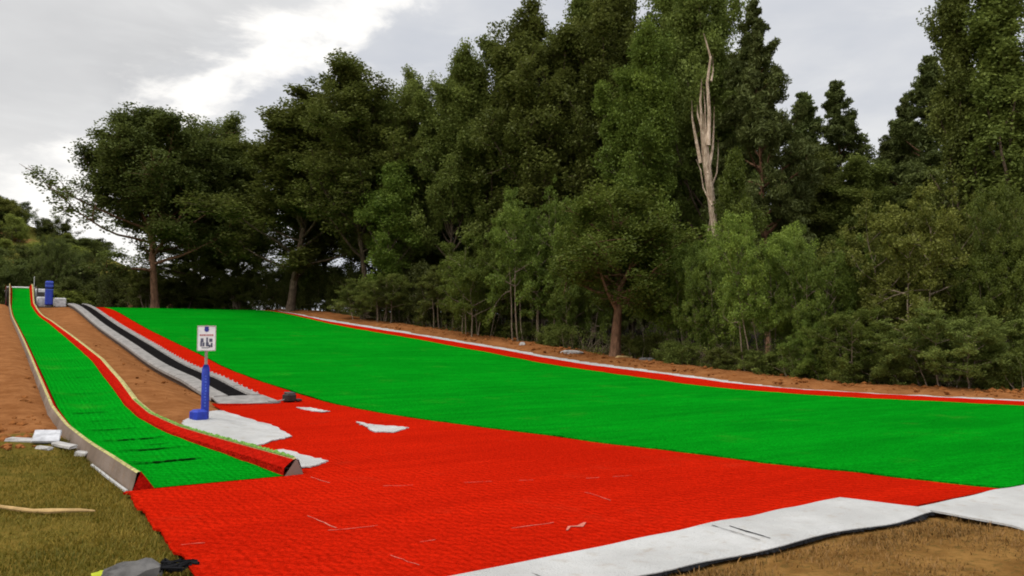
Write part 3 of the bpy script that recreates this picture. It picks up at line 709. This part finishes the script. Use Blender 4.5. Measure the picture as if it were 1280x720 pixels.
# ------------------------------------------------------------------ trees
def leaf_mesh(name, centers, n, l, wr, rng, spread_z=.8, up=.6, droop=0.):
    C = np.array([c[:3] for c in centers]); rad = np.array([c[3] for c in centers]); ct = np.array([c[4] for c in centers])
    wgt = rad**1.6; wgt /= wgt.sum()
    idx = rng.choice(len(C), n, p=wgt)
    off = rng.normal(0, .52, (n, 3)); ln_ = np.linalg.norm(off, axis=1)[:, None]; off *= np.minimum(1, 1.05/ln_); off *= rad[idx][:, None]; off[:, 2] *= spread_z
    P = C[idx] + off
    nrm = rng.normal(0, 1, (n, 3)); nrm[:, 2] = np.abs(nrm[:, 2]) + up; nrm /= np.linalg.norm(nrm, axis=1)[:, None]
    d = rng.normal(0, 1, (n, 3)); d[:, 2] -= droop; d -= nrm * (d * nrm).sum(1)[:, None]; d /= np.linalg.norm(d, axis=1)[:, None]
    sd_ = np.cross(nrm, d); L_ = l * rng.uniform(.6, 1.3, n)[:, None]; W = L_ * wr
    q = np.stack([P - d*L_*.5, P + sd_*W - d*L_*.05, P + d*L_*.5, P - sd_*W - d*L_*.05], 1).reshape(-1, 3)
    q[:, 2] = np.maximum(q[:, 2], .01)
    me = bpy.data.meshes.new(name); fill_quads(me, q, np.arange(4*n).reshape(n, 4))
    at_ = me.attributes.new('tint', 'FLOAT', 'FACE')
    at_.data.foreach_set('value', np.clip(ct[idx]*.6 + rng.uniform(0, 1, n)*.5 - .05, 0, 1).astype(np.float32))
    return me
def path(start, d, L_, n, lift_, wob, rng):
    p = np.array(start, float); d = np.array(d, float); out = [p.copy()]; st = L_/n
    for k in range(n):
        d = d + np.array((0, 0, lift_)) + rng.normal(0, wob, 3); d /= np.linalg.norm(d); p = p + d*st; out.append(p.copy())
    return out
def grow(seed, Hh, h0, nl, prof_, elev, tr, nsub, cr, nleaf, ll, wr=.32, lift_=.06, wob=.10, stems=1, spread=0., limbf=.35, clear=.3, low=None, sides=6, szz=.8, topc=True, droop=0., lean=0., leaders=0, tilt=.3, ctap=0., lscale=.6, env=None):
    rng = np.random.default_rng(seed); tb = MB(); cl = []
    def inside(p): return not env or math.hypot(p[0], p[1])**2/env[0]**2 + ((p[2]-env[1])/env[2])**2 < 1
    tp0 = None
    for sidx in range(stems + leaders):
        a = rng.uniform(0, 2*PI); r0 = spread*math.sqrt(rng.uniform(0, 1)) if stems > 1 else 0
        hs = Hh * (rng.uniform(.62, 1.) if stems > 1 else .97); base_ = np.array((r0*math.cos(a), r0*math.sin(a), -.15))
        dirn = np.array((math.cos(a)*r0*.16 + lean + rng.normal(0, .05), math.sin(a)*r0*.16 + rng.normal(0, .05), 1.))
        if sidx >= stems:
            a = 2.39996*sidx + rng.uniform(-.4, .4); q_ = rng.uniform(.30, .58); base_ = tp0[int(q_*14)]
            dirn = np.array((math.cos(a)*tilt*rng.uniform(.6, 1.3), math.sin(a)*tilt*rng.uniform(.6, 1.3), 1.)); hs = Hh*(1 - q_)*rng.uniform(.72, 1.04)
        for _ in range(8):
            tp = path(base_, dirn, hs, 14, .05, .018 if stems == 1 else .06, rng)
            if not env or inside(tp[-1]): break
            hs *= .86
        if sidx == 0: tp0 = tp
        ld = sidx >= stems; k_tr = tr * (.42 if ld else 1 if stems == 1 else rng.uniform(.6, 1.1)); h0_ = .12 if ld else h0
        rad = [k_tr*(1 - .93*(k/14)**.8) + .008 for k in range(15)]; rad[0] *= 1.25
        tb.tube(tp, rad, 8 if stems == 1 else 5)
        nlim = (nl//3 if ld else nl) if stems == 1 else max(3, nl//stems)
        for i in range(nlim):
            g = (i + rng.uniform(0, 1)) / nlim; f = h0_ + (1-h0_)*g*.98; kf = f*14; k0 = min(int(kf), 13); st_ = tp[k0] + (tp[k0+1]-tp[k0])*(kf-k0)
            az_ = i*2.39996 + rng.uniform(-.5, .5) + sidx; Ln = prof_(g)*rng.uniform(.65, 1.2)*((lscale*(1.15 - .5*g)) if ld else 1)
            e = elev(g) + rng.normal(0, .12)
            for _ in range(6):
                lp = path(st_, (math.cos(az_)*math.cos(e), math.sin(az_)*math.cos(e), math.sin(e)), Ln, 6, lift_, wob, rng)
                if not env or inside(lp[-1]): break
                Ln *= .72
            r1 = max(.012, min(k_tr*(1-f)*.6 + .015, Ln*.035)); tb.tube(lp, [r1*(1-.8*k/6) for k in range(7)], 5 if stems == 1 else 4, False)
            tint = rng.uniform(0, 1)
            for k in range(nsub):
                u = rng.uniform(clear, 1.) * 6; q0 = min(int(u), 5); sp0 = lp[q0] + (lp[q0+1]-lp[q0])*(u-q0)
                dv = (lp[q0+1]-lp[q0]); dv /= np.linalg.norm(dv); dv = dv*.6 + rng.normal(0, .6, 3); dv /= np.linalg.norm(dv)
                sl = Ln*limbf*rng.uniform(.5, 1.1); sp2 = path(sp0, dv, sl, 3, lift_, wob, rng)
                if stems == 1 or k % 2 == 0: tb.tube(sp2, [r1*.4, r1*.3, r1*.2, r1*.1], 3, False)
                for pnt, rr in ((sp2[-1], 1.), (sp2[1], .75)):
                    cl.append((*pnt, cr*rr*(1-ctap*g)*rng.uniform(.6, 1.3), np.clip(tint*.6 + rng.uniform(0, .4), 0, 1)))
            cl.append((*lp[-1], cr*(1-ctap*g)*rng.uniform(.6, 1.), tint))
        if topc:
            for k in range(9, 15): cl.append((*tp[k], cr*(1-ctap*.9)*rng.uniform(.5, .9)*(1 - .4*(k-9)/5), rng.uniform(.2, .9)))
        if low:
            for k in range(low): 
                a2 = rng.uniform(0, 2*PI); rr = prof_(.3)*math.sqrt(rng.uniform(.2, 1)); cl.append((base_[0]+math.cos(a2)*rr, base_[1]+math.sin(a2)*rr, rng.uniform(.15, Hh*.45), cr*rng.uniform(.6, 1.1), rng.uniform(0, .9)))
    if env: cl = [c for c in cl if math.hypot(c[0], c[1])**2/env[0]**2 + ((c[2]-env[1])/env[2])**2 < 1 + .18*mnoise.noise((c[0]*.5, c[1]*.5, c[2]*.5))]
    lm = leaf_mesh('crown', cl, nleaf, ll, wr, rng, szz, droop=droop)
    return tb, lm
PROTO = {}
def proto(key, bark_, leafm, **k):
    tb, lm = grow(**k)
    me = bpy.data.meshes.new('trunk'); me.from_pydata([tuple(p) for p in tb.v], [], tb.f); me.shade_smooth(); me.materials.append(MAT[bark_])
    lm.materials.append(MAT[leafm]); PROTO[key] = (me, lm, k['Hh'])
    c = np.empty(len(lm.vertices)*3, np.float32); lm.vertices.foreach_get('co', c); c = c.reshape(-1, 3)
    PROTO[key] += (float(np.percentile(np.hypot(c[:, 0], c[:, 1]), 90)), float(np.percentile(c[:, 2], 99.7)))
bump_ = lambda g: math.sin(PI*min(1, (.15 + .85*g)))**.6
# poplar-like dense trees: ascending plumes
for i, sd_ in enumerate((11, 12, 13, 14)):
    proto('poplar%d' % i, 'bark', 'leaf_dark', seed=sd_, Hh=18, h0=.14 + .04*i, nl=30, leaders=5, tilt=.34, lscale=.42, prof_=lambda g: 4.6*(1-g)**.36*(.6+.4*min(1, g*5)) + 1.1, elev=lambda g: R(30 + 38*g), tr=.19, nsub=9, cr=.58, nleaf=135000, ll=.185, lift_=.10, limbf=.30, clear=.38)
proto('broad', 'bark_red', 'leaf_dark', seed=24, env=(6.9, 8.4, 7.0), Hh=15.5, h0=.20, nl=30, leaders=11, tilt=.62, lscale=.5, prof_=lambda g: 5.6*(math.sin(PI*(.24+.64*g))**.9) + .8, elev=lambda g: R(4 + 60*g), tr=.25, nsub=11, cr=.62, nleaf=165000, ll=.19, lift_=.07, limbf=.26, clear=.42)
for i, sd_ in enumerate((31, 32)):
    proto('pine%d' % i, 'bark_red', 'needle', seed=sd_, Hh=17, h0=.16, nl=80, prof_=lambda g: 4.2*(1-g)**.8*(.6+.4*min(1, 4*g)) + .25, elev=lambda g: R(8 + 38*g), tr=.20, nsub=7, cr=.58, ctap=.6, nleaf=110000, ll=.28, wr=.14, lift_=.04, limbf=.28, clear=.35, szz=.5)
proto('column', 'bark', 'leaf_dark', seed=41, Hh=20, h0=.08, nl=80, prof_=lambda g: 4.6*(1-g)**.45*(.6+.4*min(1, g*6)) + .5, elev=lambda g: R(62 + 14*g), tr=.3, nsub=6, cr=.52, nleaf=90000, ll=.18, lift_=.09, limbf=.22, clear=.2)
proto('slender', 'bark', 'leaf_mid', seed=51, Hh=9, h0=.22, nl=26, prof_=lambda g: 2.3*math.sin(PI*(.2+.7*g)) + .3, elev=lambda g: R(35 + 35*g), tr=.10, nsub=5, cr=.46, nleaf=26000, ll=.15, lift_=.06, limbf=.35)
for i, sd_ in enumerate((61, 62, 63, 64)):
    proto('bush%d' % i, 'bark_twig', 'leaf_mid', seed=sd_, Hh=5.6, h0=.40 if i % 2 == 0 else .3, nl=100, prof_=lambda g: 1.7*math.sin(PI*(.25+.6*g)) + .35, elev=lambda g: R(8 + 48*g), tr=.055, nsub=6, cr=.25, nleaf=95000, ll=.105, wr=.30, lift_=.0, wob=.16, stems=11, spread=1.9, limbf=.5, clear=.25, low=1 if i % 2 else None, topc=True)
for i, sd_ in enumerate((71, 72)):
    proto('shrub%d' % i, 'bark_twig', 'leaf_mid', seed=sd_, Hh=3.2, h0=.12, nl=60, prof_=lambda g: 1.1*math.sin(PI*(.3+.6*g)) + .2, elev=lambda g: R(20 + 40*g), tr=.03, nsub=5, cr=.32, nleaf=30000, ll=.12, lift_=.0, wob=.16, stems=9, spread=1.5, limbf=.5, clear=.15, low=8)
proto('lollipop', 'bark_red', 'leaf_light', seed=81, Hh=6.6, h0=.40, nl=20, leaders=5, tilt=.75, lscale=.6, prof_=lambda g: 2.35*math.sin(PI*(.28+.6*g)) + .3, elev=lambda g: R(12 + 55*g), tr=.20, nsub=7, cr=.40, nleaf=52000, ll=.11, lift_=.03, wob=.16, limbf=.4, clear=.3)

def ray(u, v):
    x = (u-640)/FPX; y = (360-v)/FPX; cp, sp = math.cos(PITCH), math.sin(PITCH)
    f = cp - y*sp; return x/f, (sp + y*cp)/f          # dx/dy, dz/dy
def put(key, u, vtop, Y, half, name, label, cat='tree', leafm=None, group=None, rz=None, wx=1., zbase=None, dz=0.):
    """stands a tree at distance Y in the direction of column u, so that its top reaches elevation vtop"""
    dx, _ = ray(u, 420); X = dx*Y; s, t = xy2st(X, Y); z0 = (Tf(s, t) if zbase is None else zbase) + dz
    top = CZ + ray(u, vtop)[1]*Y; tm, lm, Hh, rad, ztop = PROTO[key]
    kz = (top - z0)/ztop; kx = half*Y/FPX/rad
    o = empty(name, (X, Y, z0 - .05), random.uniform(0, 6.28) if rz is None else rz); o.scale = (kx, kx, kz)
    tag(o, label, cat, group)
    a = bpy.data.objects.new('trunk', tm); COL.objects.link(a); a.parent = o
    b = bpy.data.objects.new('crown', lm); COL.objects.link(b); b.parent = o
    if leafm: b.material_slots[0].link = 'OBJECT'; b.material_slots[0].material = MAT[leafm]
    return o
random.seed(77)
put('broad', 193, 141, 67, 79, 'broadleaf_tree', 'broad spreading dark tree with a bare trunk beyond the slope crest', rz=4.1, leafm='leaf_deep')
put('poplar0', 362, 120, 66, 70, 'poplar_tree', 'dense green tree right of the broad spreading tree, thin bare trunk below')
put('poplar1', 300, 150, 74, 48, 'poplar_tree', 'dark tree crown just right of and behind the broad spreading tree', 'tree')
put('poplar2', 462, 83, 62, 60, 'poplar_tree', 'tall dense tree with rounded twin top left of the sky notch')
put('poplar1', 500, 92, 61, 38, 'poplar_tree', 'dense tree forming the right shoulder at the edge of the sky notch')
put('slender', 930, 192, 40, 26, 'slender_tree', 'slender leafy sapling just right of the bleached dead trunk', leafm='leaf_mid')
put('slender', 482, 205, 58, 34, 'slender_tree', 'slender light green young tree with thin trunk in front of dark trees', leafm='leaf_mid')
put('poplar3', 556, 62, 58, 44, 'poplar_tree', 'tall dense tree with pointed plumes right of the sky notch')
put('poplar0', 612, 58, 60, 42, 'poplar_tree', 'dense tree between the pointed plumes and the tallest grove')
put('poplar1', 676, 2, 55, 62, 'poplar_tree', 'left tree of the tallest grove with stepped outline against the sky')
put('poplar2', 742, -22, 54, 52, 'poplar_tree', 'very tall tree in the middle of the grove reaching the top of the picture')
put('poplar3', 788, 40, 47, 46, 'poplar_tree', 'lighter green tall tree in front of the grove', leafm='leaf_mid')
put('poplar0', 835, -40, 53, 52, 'poplar_tree', 'tall dark tree just left of the dead trunk, cut by the picture top')
put('poplar2', 900, -60, 50, 48, 'poplar_tree', 'tall tree behind the bleached dead trunk, cut by the picture top')
put('pine0', 960, -4, 46, 60, 'pine_tree', 'tall dark pine with ragged branches on the left side of the sky gap')
put('pine1', 1020, 112, 62, 50, 'pine_tree', 'shorter dark pine at the left of the sky gap bottom', rz=2.)
put('pine0', 1070, 104, 60, 54, 'pine_tree', 'pointed conifer in the middle of the sky gap')
put('pine0', 1112, 152, 62, 42, 'pine_tree', 'low dark pine filling the bottom of the sky gap', rz=4.)
put('pine1', 1134, 120, 58, 40, 'pine_tree', 'stepped dark pine between the sky gap and the leaning pine', rz=1.)
put('pine1', 1158, 80, 54, 58, 'pine_tree', 'dark pine leaning against the columnar poplars on the right')
put('column', 1222, -90, 42, 33, 'poplar_tree', 'left of two huge columnar poplars at the right edge', leafm='leaf_dark')
put('column', 1280, -80, 40, 50, 'poplar_tree', 'right one of two huge columnar poplars at the right edge', rz=2.6)
# depth of the wood
DEEP = 'dark tree in the shaded depth of the wood behind the front trees'
for i, (u, v, Y, hw) in enumerate(((236, 258, 78, 40), (296, 240, 74, 40), (410, 210, 72, 48), (520, 215, 66, 42), (600, 205, 64, 50), (655, 180, 64, 50), (720, 180, 62, 50), (790, 150, 62, 55), (860, 150, 60, 45), (920, 170, 58, 50), (990, 195, 56, 50), (1050, 205, 54, 50), (1110, 178, 58, 45), (1180, 215, 50, 50), (1240, 190, 52, 50), (640, 90, 68, 50), (560, 150, 70, 50), (470, 160, 74, 50), (1320, 60, 44, 60), (410, 140, 71, 56), (248, 168, 76, 46), (522, 128, 68, 34), (642, 30, 62, 50), (705, -8, 61, 50), (872, -15, 60, 52), (790, 0, 60, 48), (925, 60, 60, 44), (585, 90, 66, 46))):
    put(('poplar%d' % (i % 4)) if i % 3 else 'pine%d' % (i % 2), u, v, Y, hw, 'wood_tree', DEEP, leafm='leaf_dark' if i % 3 else None, group='trees in the depth of the wood')
# dark shrubs behind the crest
for i, (u, v, Y, hw) in enumerate(((75, 296, 84, 32), (112, 318, 86, 28), (150, 338, 80, 26), (178, 350, 78, 22), (225, 345, 79, 28), (262, 352, 77, 24), (300, 345, 75, 28), (340, 338, 72, 28), (385, 335, 70, 28), (425, 330, 68, 30), (465, 335, 64, 30), (505, 325, 60, 34), (545, 330, 56, 30), (30, 338, 84, 26))):
    put('shrub%d' % (i % 2) if i > 1 else 'bush%d' % i, u, v, Y, hw, 'shrub', 'dark low shrub in the row behind the slope crest', 'shrub', leafm='leaf_deep', group='shrubs behind the crest')
UND = 'dark leafy undergrowth bush filling the gloom under the tall trees'
for i in range(22):
    u = 215 + i*50 + random.uniform(-12, 12); Y = (74 if i < 6 else 68 if i < 9 else 60 if i < 13 else 52) + random.uniform(-3, 3)
    put('bush%d' % (i % 4), u, (348 if i < 3 else 322) + random.uniform(-18, 14), Y, 46 + random.uniform(-5, 8), 'wood_bush', UND, 'bush', leafm='leaf_mid' if i > 3 else 'leaf_dark', group='bushes under the tall trees')
for u, v, Y in ((470, 345, 57), (560, 335, 55), (640, 325, 53), (700, 320, 50), (752, 318, 48), (800, 322, 47)):
    put('bush%d' % (u % 4), u, v, Y, 48, 'wood_bush', UND, 'bush', leafm='leaf_dark', group='bushes under the tall trees')
for u, v, Y, hw in ((600, 398, 49.5, 26), (655, 402, 47.5, 24), (700, 404, 44, 26), (800, 416, 38.5, 26), (850, 424, 36, 28), (905, 432, 33.5, 28), (955, 436, 31.4, 30), (1020, 444, 29.2, 30), (1075, 448, 27.6, 32), (1130, 446, 26.6, 34), (1235, 452, 25, 30)):
    put('shrub%d' % (u % 2), u, v, Y, hw, 'bank_shrub', 'low dark green shrub at the foot of the bush row on the earth bank', 'shrub', leafm='leaf_dark' if u % 3 else 'leaf_mid', group='low shrubs along the earth bank')
# scrub on the hill
hr = random.Random(31); HS = []
for i in range(46):
    y = hr.uniform(80, 128); x = -y*hr.uniform(.50, .74) - hr.uniform(0, 4); HS.append((x, y, hr.uniform(1.6, 3.4), hr.uniform(1.6, 3.6)))
for i, (x, y, k, hh) in enumerate(HS):
    z = float(hill_z(np.float64(x), np.float64(y))); tm, lm, Hh, rad, zt = PROTO['shrub%d' % (i % 2)]
    o = empty('hill_shrub', (x, y, z - .2), random.uniform(0, 6)); o.scale = (k/rad, k/rad, hh*1.2/zt); tag(o, 'olive green shrub growing on the hillside at the far left', 'shrub', 'shrubs on the hillside')
    for nm_, m__ in (('trunk', tm), ('crown', lm)):
        c = bpy.data.objects.new(nm_, m__); COL.objects.link(c); c.parent = o
        if nm_ == 'crown': c.material_slots[0].link = 'OBJECT'; c.material_slots[0].material = MAT['leaf_olive' if i % 4 == 0 else 'leaf_deep']
# front bushes
B = [('bush1', 585, 297, 49, 56, 'leaf_mid', 'rounded green bush at the left end of the bush row'),
     ('bush0', 668, 244, 47, 56, 'leaf_mid', 'tall airy pale bush with many thin stems left of the red trunked tree'),
     ('bush3', 722, 300, 45, 36, 'leaf_mid', 'bush directly behind the red trunked tree on its left'),
     ('bush0', 858, 290, 39.5, 56, 'leaf_light', 'bush with bare grey stems right of the red trunked tree'),
     ('bush1', 905, 300, 36, 46, 'leaf_mid', 'bush growing right below the bleached dead trunk'),
     ('bush2', 965, 274, 32.5, 58, 'leaf_light', 'leafy bush with a forked thin trunk in the middle of the bush row'),
     ('bush3', 1035, 296, 31, 48, 'leaf_mid', 'bush between the forked trunk bush and the largest pale bush'),
     ('bush0', 1135, 246, 29.5, 88, 'leaf_olive', 'largest pale green bush bulging highest at the right'),
     ('bush2', 1222, 300, 27.5, 55, 'leaf_mid', 'darker bush right of the largest pale bush'),
     ('bush1', 1285, 232, 27.5, 52, 'leaf_mid', 'bush at the right edge of the picture')]
for k, u, v, Y, hw, lm_, lb in B: put(k, u, v, Y, hw*1.14, 'bush', lb, 'bush', leafm=lm_)
for i, (u, v, Y, hw, lb) in enumerate(((1190, 385, 25.8, 78, 'low dark leafy bush on the earth bank under the largest pale bush'), (1085, 385, 28, 60, 'low bush left of the low dark leafy bush'), (1262, 430, 24.8, 30, 'small low green shrub at the right edge beside the earth bank'), (1005, 400, 30.2, 36, 'low shrub at the foot of the middle bushes'))):
    put('shrub0' if i == 2 else 'bush%d' % (3 - i % 2 * 2), u, v, Y, hw, 'shrub', lb, 'shrub', leafm='leaf_mid' if i else 'leaf_dark')
put('lollipop', 768, 234, 38.6, 70, 'small_tree', 'small tree with thick reddish bare trunk and light green crown among bushes', rz=.6, leafm='leaf_mid')

# bleached dead trunk
dx, _ = ray(896, 420); Yd = 41.; Xd = dx*Yd; s_, t_ = xy2st(Xd, Yd)
dt = empty('dead_tree', (Xd, Yd, Tf(s_, t_) - .1)); tag(dt, 'bleached dead trunk with splintered bare upright branches above the bushes', 'dead tree')
def zat(v): return CZ + ray(890, v)[1]*Yd - Tf(s_, t_)
def xat(u, v): return (u - 896)/FPX*Yd
rd = np.random.default_rng(6)
main = [(xat(u, v), rd.normal(0, .03), zat(v)) for u, v in ((898, 425), (897, 360), (896, 295), (892, 250), (887, 205), (884, 170), (883, 140))]
MB().tube([(main[0][0]+.05, 0, 0)] + main, [.26, .23, .205, .19, .195, .20, .165, .11], 10).build('trunk', MAT['dead'], dt, True)
for pts, r0 in ((((884, 190), (881, 150), (880, 122), (882, 96)), .15), (((888, 180), (890, 140), (889, 100), (893, 70), (890, 52), (886, 38)), .14), (((880, 200), (873, 170), (870, 145), (868, 124)), .13), (((887, 215), (894, 185), (896, 160), (896, 132)), .12), (((891, 255), (882, 232), (878, 210), (874, 196)), .07), (((883, 165), (876, 140), (876, 128)), .09), (((889, 240), (899, 214), (902, 190), (901, 172)), .06), (((886, 190), (885, 160), (886, 130), (884, 108)), .10), (((893, 100), (898, 84), (896, 66)), .07), (((892, 265), (888, 285), (884, 300)), .08)):
    P = [(xat(u, v), rd.normal(0, .12), zat(v)) for u, v in pts]; n = len(P)
    MB().tube(P, [r0*.8*(1-.8*(k/(n-1))) for k in range(n)], 7).build('branch', MAT['dead'], dt, True)

# ------------------------------------------------------------------ ground cover
def blades(name, regions, per, hmin, hmax, m, label, seed, drop=0., cat='grass', mask=None, wide=.0045):
    rng = np.random.default_rng(seed); Ps = []
    for (s0, s1, t0, t1, dens) in regions:
        n = int((s1-s0)*(t1-t0)*dens*per); p = np.stack([rng.uniform(s0, s1, n), rng.uniform(t0, t1, n)], -1); Ps.append(p)
    P = np.concatenate(Ps)
    if mask is not None: P = P[mask(P, rng)]
    n = len(P)
    z = T(P[:, 0], P[:, 1]) - .01 + .055*ss(10.5, 14, P[:, 1])*(P[:, 0] < 1.3)
    hgt = rng.uniform(hmin, hmax, n) * rng.choice([1, 1, 1, 1.7], n); a = rng.uniform(0, 2*PI, n); ln = rng.uniform(.1, 1.1, n)*hgt
    cn = np.array([mnoise.noise((x*1.1, y*1.1, 9)) for x, y in P])*.5 + .5
    b = np.stack([P[:, 0], P[:, 1], z], -1); tx_ = np.stack([np.cos(a), np.sin(a), np.zeros(n)], -1); sd_ = np.stack([-np.sin(a), np.cos(a), np.zeros(n)], -1)*(wide*rng.uniform(.6, 1.4, n))[:, None]
    up_ = np.array((0, 0, 1.))[None]
    mid_ = b + tx_*(ln*.35)[:, None] + up_*(hgt*.6)[:, None]; tip = b + tx_*ln[:, None] + up_*hgt[:, None]
    q = np.stack([b - sd_, b + sd_, mid_ + sd_*.7, mid_ - sd_*.7, mid_ - sd_*.7, mid_ + sd_*.7, tip + sd_*.15, tip - sd_*.15], 1).reshape(-1, 3)
    me = bpy.data.meshes.new(name); fill_quads(me, q, np.arange(8*n).reshape(-1, 4))
    at_ = me.attributes.new('tint', 'FLOAT', 'FACE'); c2 = np.array([mnoise.noise((x*.35 + 7, y*.35, 2)) for x, y in P]); cn = cn + c2*.6
    tv = np.clip(cn*.75 - .16*ss(7.6, 9.2, P[:, 1]) + rng.normal(0, .25, n) + drop, 0, 1)
    at_.data.foreach_set('value', np.repeat(tv, 2).astype(np.float32)); me.materials.append(m)
    o = bpy.data.objects.new(name, me); COL.objects.link(o); o.rotation_euler.z = A
    tag(o, label, cat, kind='stuff'); return o
def m1(P, rng):
    s, t = P[:, 0], P[:, 1]; nn = np.array([mnoise.noise((x*.9, y*.9, 3)) for x, y in P])
    return (s < np.where(t > 9.6, LS(t) - .13, 1.22)) & (t < 13.6 + nn*1.2) & (rng.uniform(0, 1, len(P)) < .75 + nn*.5)
blades('meadow_grass', [(-2.2, 1.25, 4.5, 14.5, 1)], 3400, .014, .038, MAT['grass'], 'short dry olive grass left of the red runout mat', 1, mask=m1)
def m2(P, rng):
    s, t = P[:, 0], P[:, 1]; nn = np.array([mnoise.noise((x*1.5, y*1.5, 3)) for x, y in P])
    lim = np.where(s < 7.6, 4.25, 3.52 - (s-7.6)*.09)
    return (t < lim) & (rng.uniform(0, 1, len(P)) < .45 + nn*.8)
blades('dry_grass', [(2.5, 12, 1.5, 4.3, 1)], 3600, .008, .034, MAT['litter'], 'short brown dried grass in front of the white felt sheets', 2, .15, mask=m2)
# clods on the banks
rng = np.random.default_rng(17); cb = MB(); ico = [(0, 0, 1), (.894, 0, .447), (.276, .851, .447), (-.724, .526, .447), (-.724, -.526, .447), (.276, -.851, .447), (.724, .526, -.447), (-.276, .851, -.447), (-.894, 0, -.447), (-.276, -.851, -.447), (.724, -.526, -.447), (0, 0, -1)]
icf = [(0,1,2),(0,2,3),(0,3,4),(0,4,5),(0,5,1),(1,6,2),(2,7,3),(3,8,4),(4,9,5),(5,10,1),(6,7,2),(7,8,3),(8,9,4),(9,10,5),(10,6,1),(11,7,6),(11,8,7),(11,9,8),(11,10,9),(11,6,10)]
for k in range(1330):
    if k < 1150: t = 8 + 42*rng.uniform()**1.5; s = float(WO(t)) + .25 + abs(rng.normal(1.9, .9)); d = .035 + .11*rng.uniform()**3
    elif k < 1220: t = 13 + 14*rng.uniform()**1.6; s = .75 - abs(rng.normal(0, .6)); d = .02 + .06*rng.uniform()**2.5
    elif k < 1255 + 25: t = rng.uniform(13.6, 15.2); s = rng.uniform(-.6, .75); d = .03 + .07*rng.uniform()**2
    else: t = 15.5 + 20*rng.uniform(); s = rng.uniform(2.8, 4.2); d = .015 + .04*rng.uniform()**3
    z = Tf(s, t) + d*.2 + (.07 if k < 1150 else .07 if k < 1280 else .01); j = rng.uniform(.6, 1.3, (12, 3))
    cb.add([(s + a*d*q[0], t + b*d*q[1], z + c*d*.7*q[2]) for (a, b, c), q in zip(ico, j)], icf)
o = cb.build('earth_clods', MAT['clod']); o.rotation_euler.z = A; tag(o, 'loose red earth clods scattered on the bare banks', 'earth', kind='stuff')
# undergrowth: dry stems and litter at the foot of the bushes
rng = np.random.default_rng(23); cl = []; tb = MB()
for k in range(900):
    t = 8 + 56*rng.uniform()**1.4; s = float(WO(t)) + rng.uniform(3.2, 6.0); z = Tf(s, t); hh = rng.uniform(.3, 1.2)
    p = path((s, t, z), (rng.normal(0, .3), rng.normal(0, .3), 1), hh, 4, 0, .18, rng)
    tb.tube(p, [.014, .012, .009, .006, .003], 3, False)
    if rng.uniform() < .8: cl.append((*p[-1], rng.uniform(.12, .35), rng.uniform(0, 1)))
    cl.append((*p[0], .25, rng.uniform(0, .6)))
lm = leaf_mesh('undergrowth', cl, 30000, .08, .3, rng); lm.materials.append(MAT['leaf_dark'])
# leaf_mesh clamps z at .01, harmless here: the bank is never lower
o = bpy.data.objects.new('undergrowth', lm); COL.objects.link(o); o.rotation_euler.z = A
tag(o, 'low dark undergrowth along the foot of the bushes', 'undergrowth', kind='stuff')
o = tb.build('dry_stems', MAT['bark_twig']); o.rotation_euler.z = A
tag(o, 'thin bare dry stems standing at the foot of the bushes', 'stems', kind='stuff')
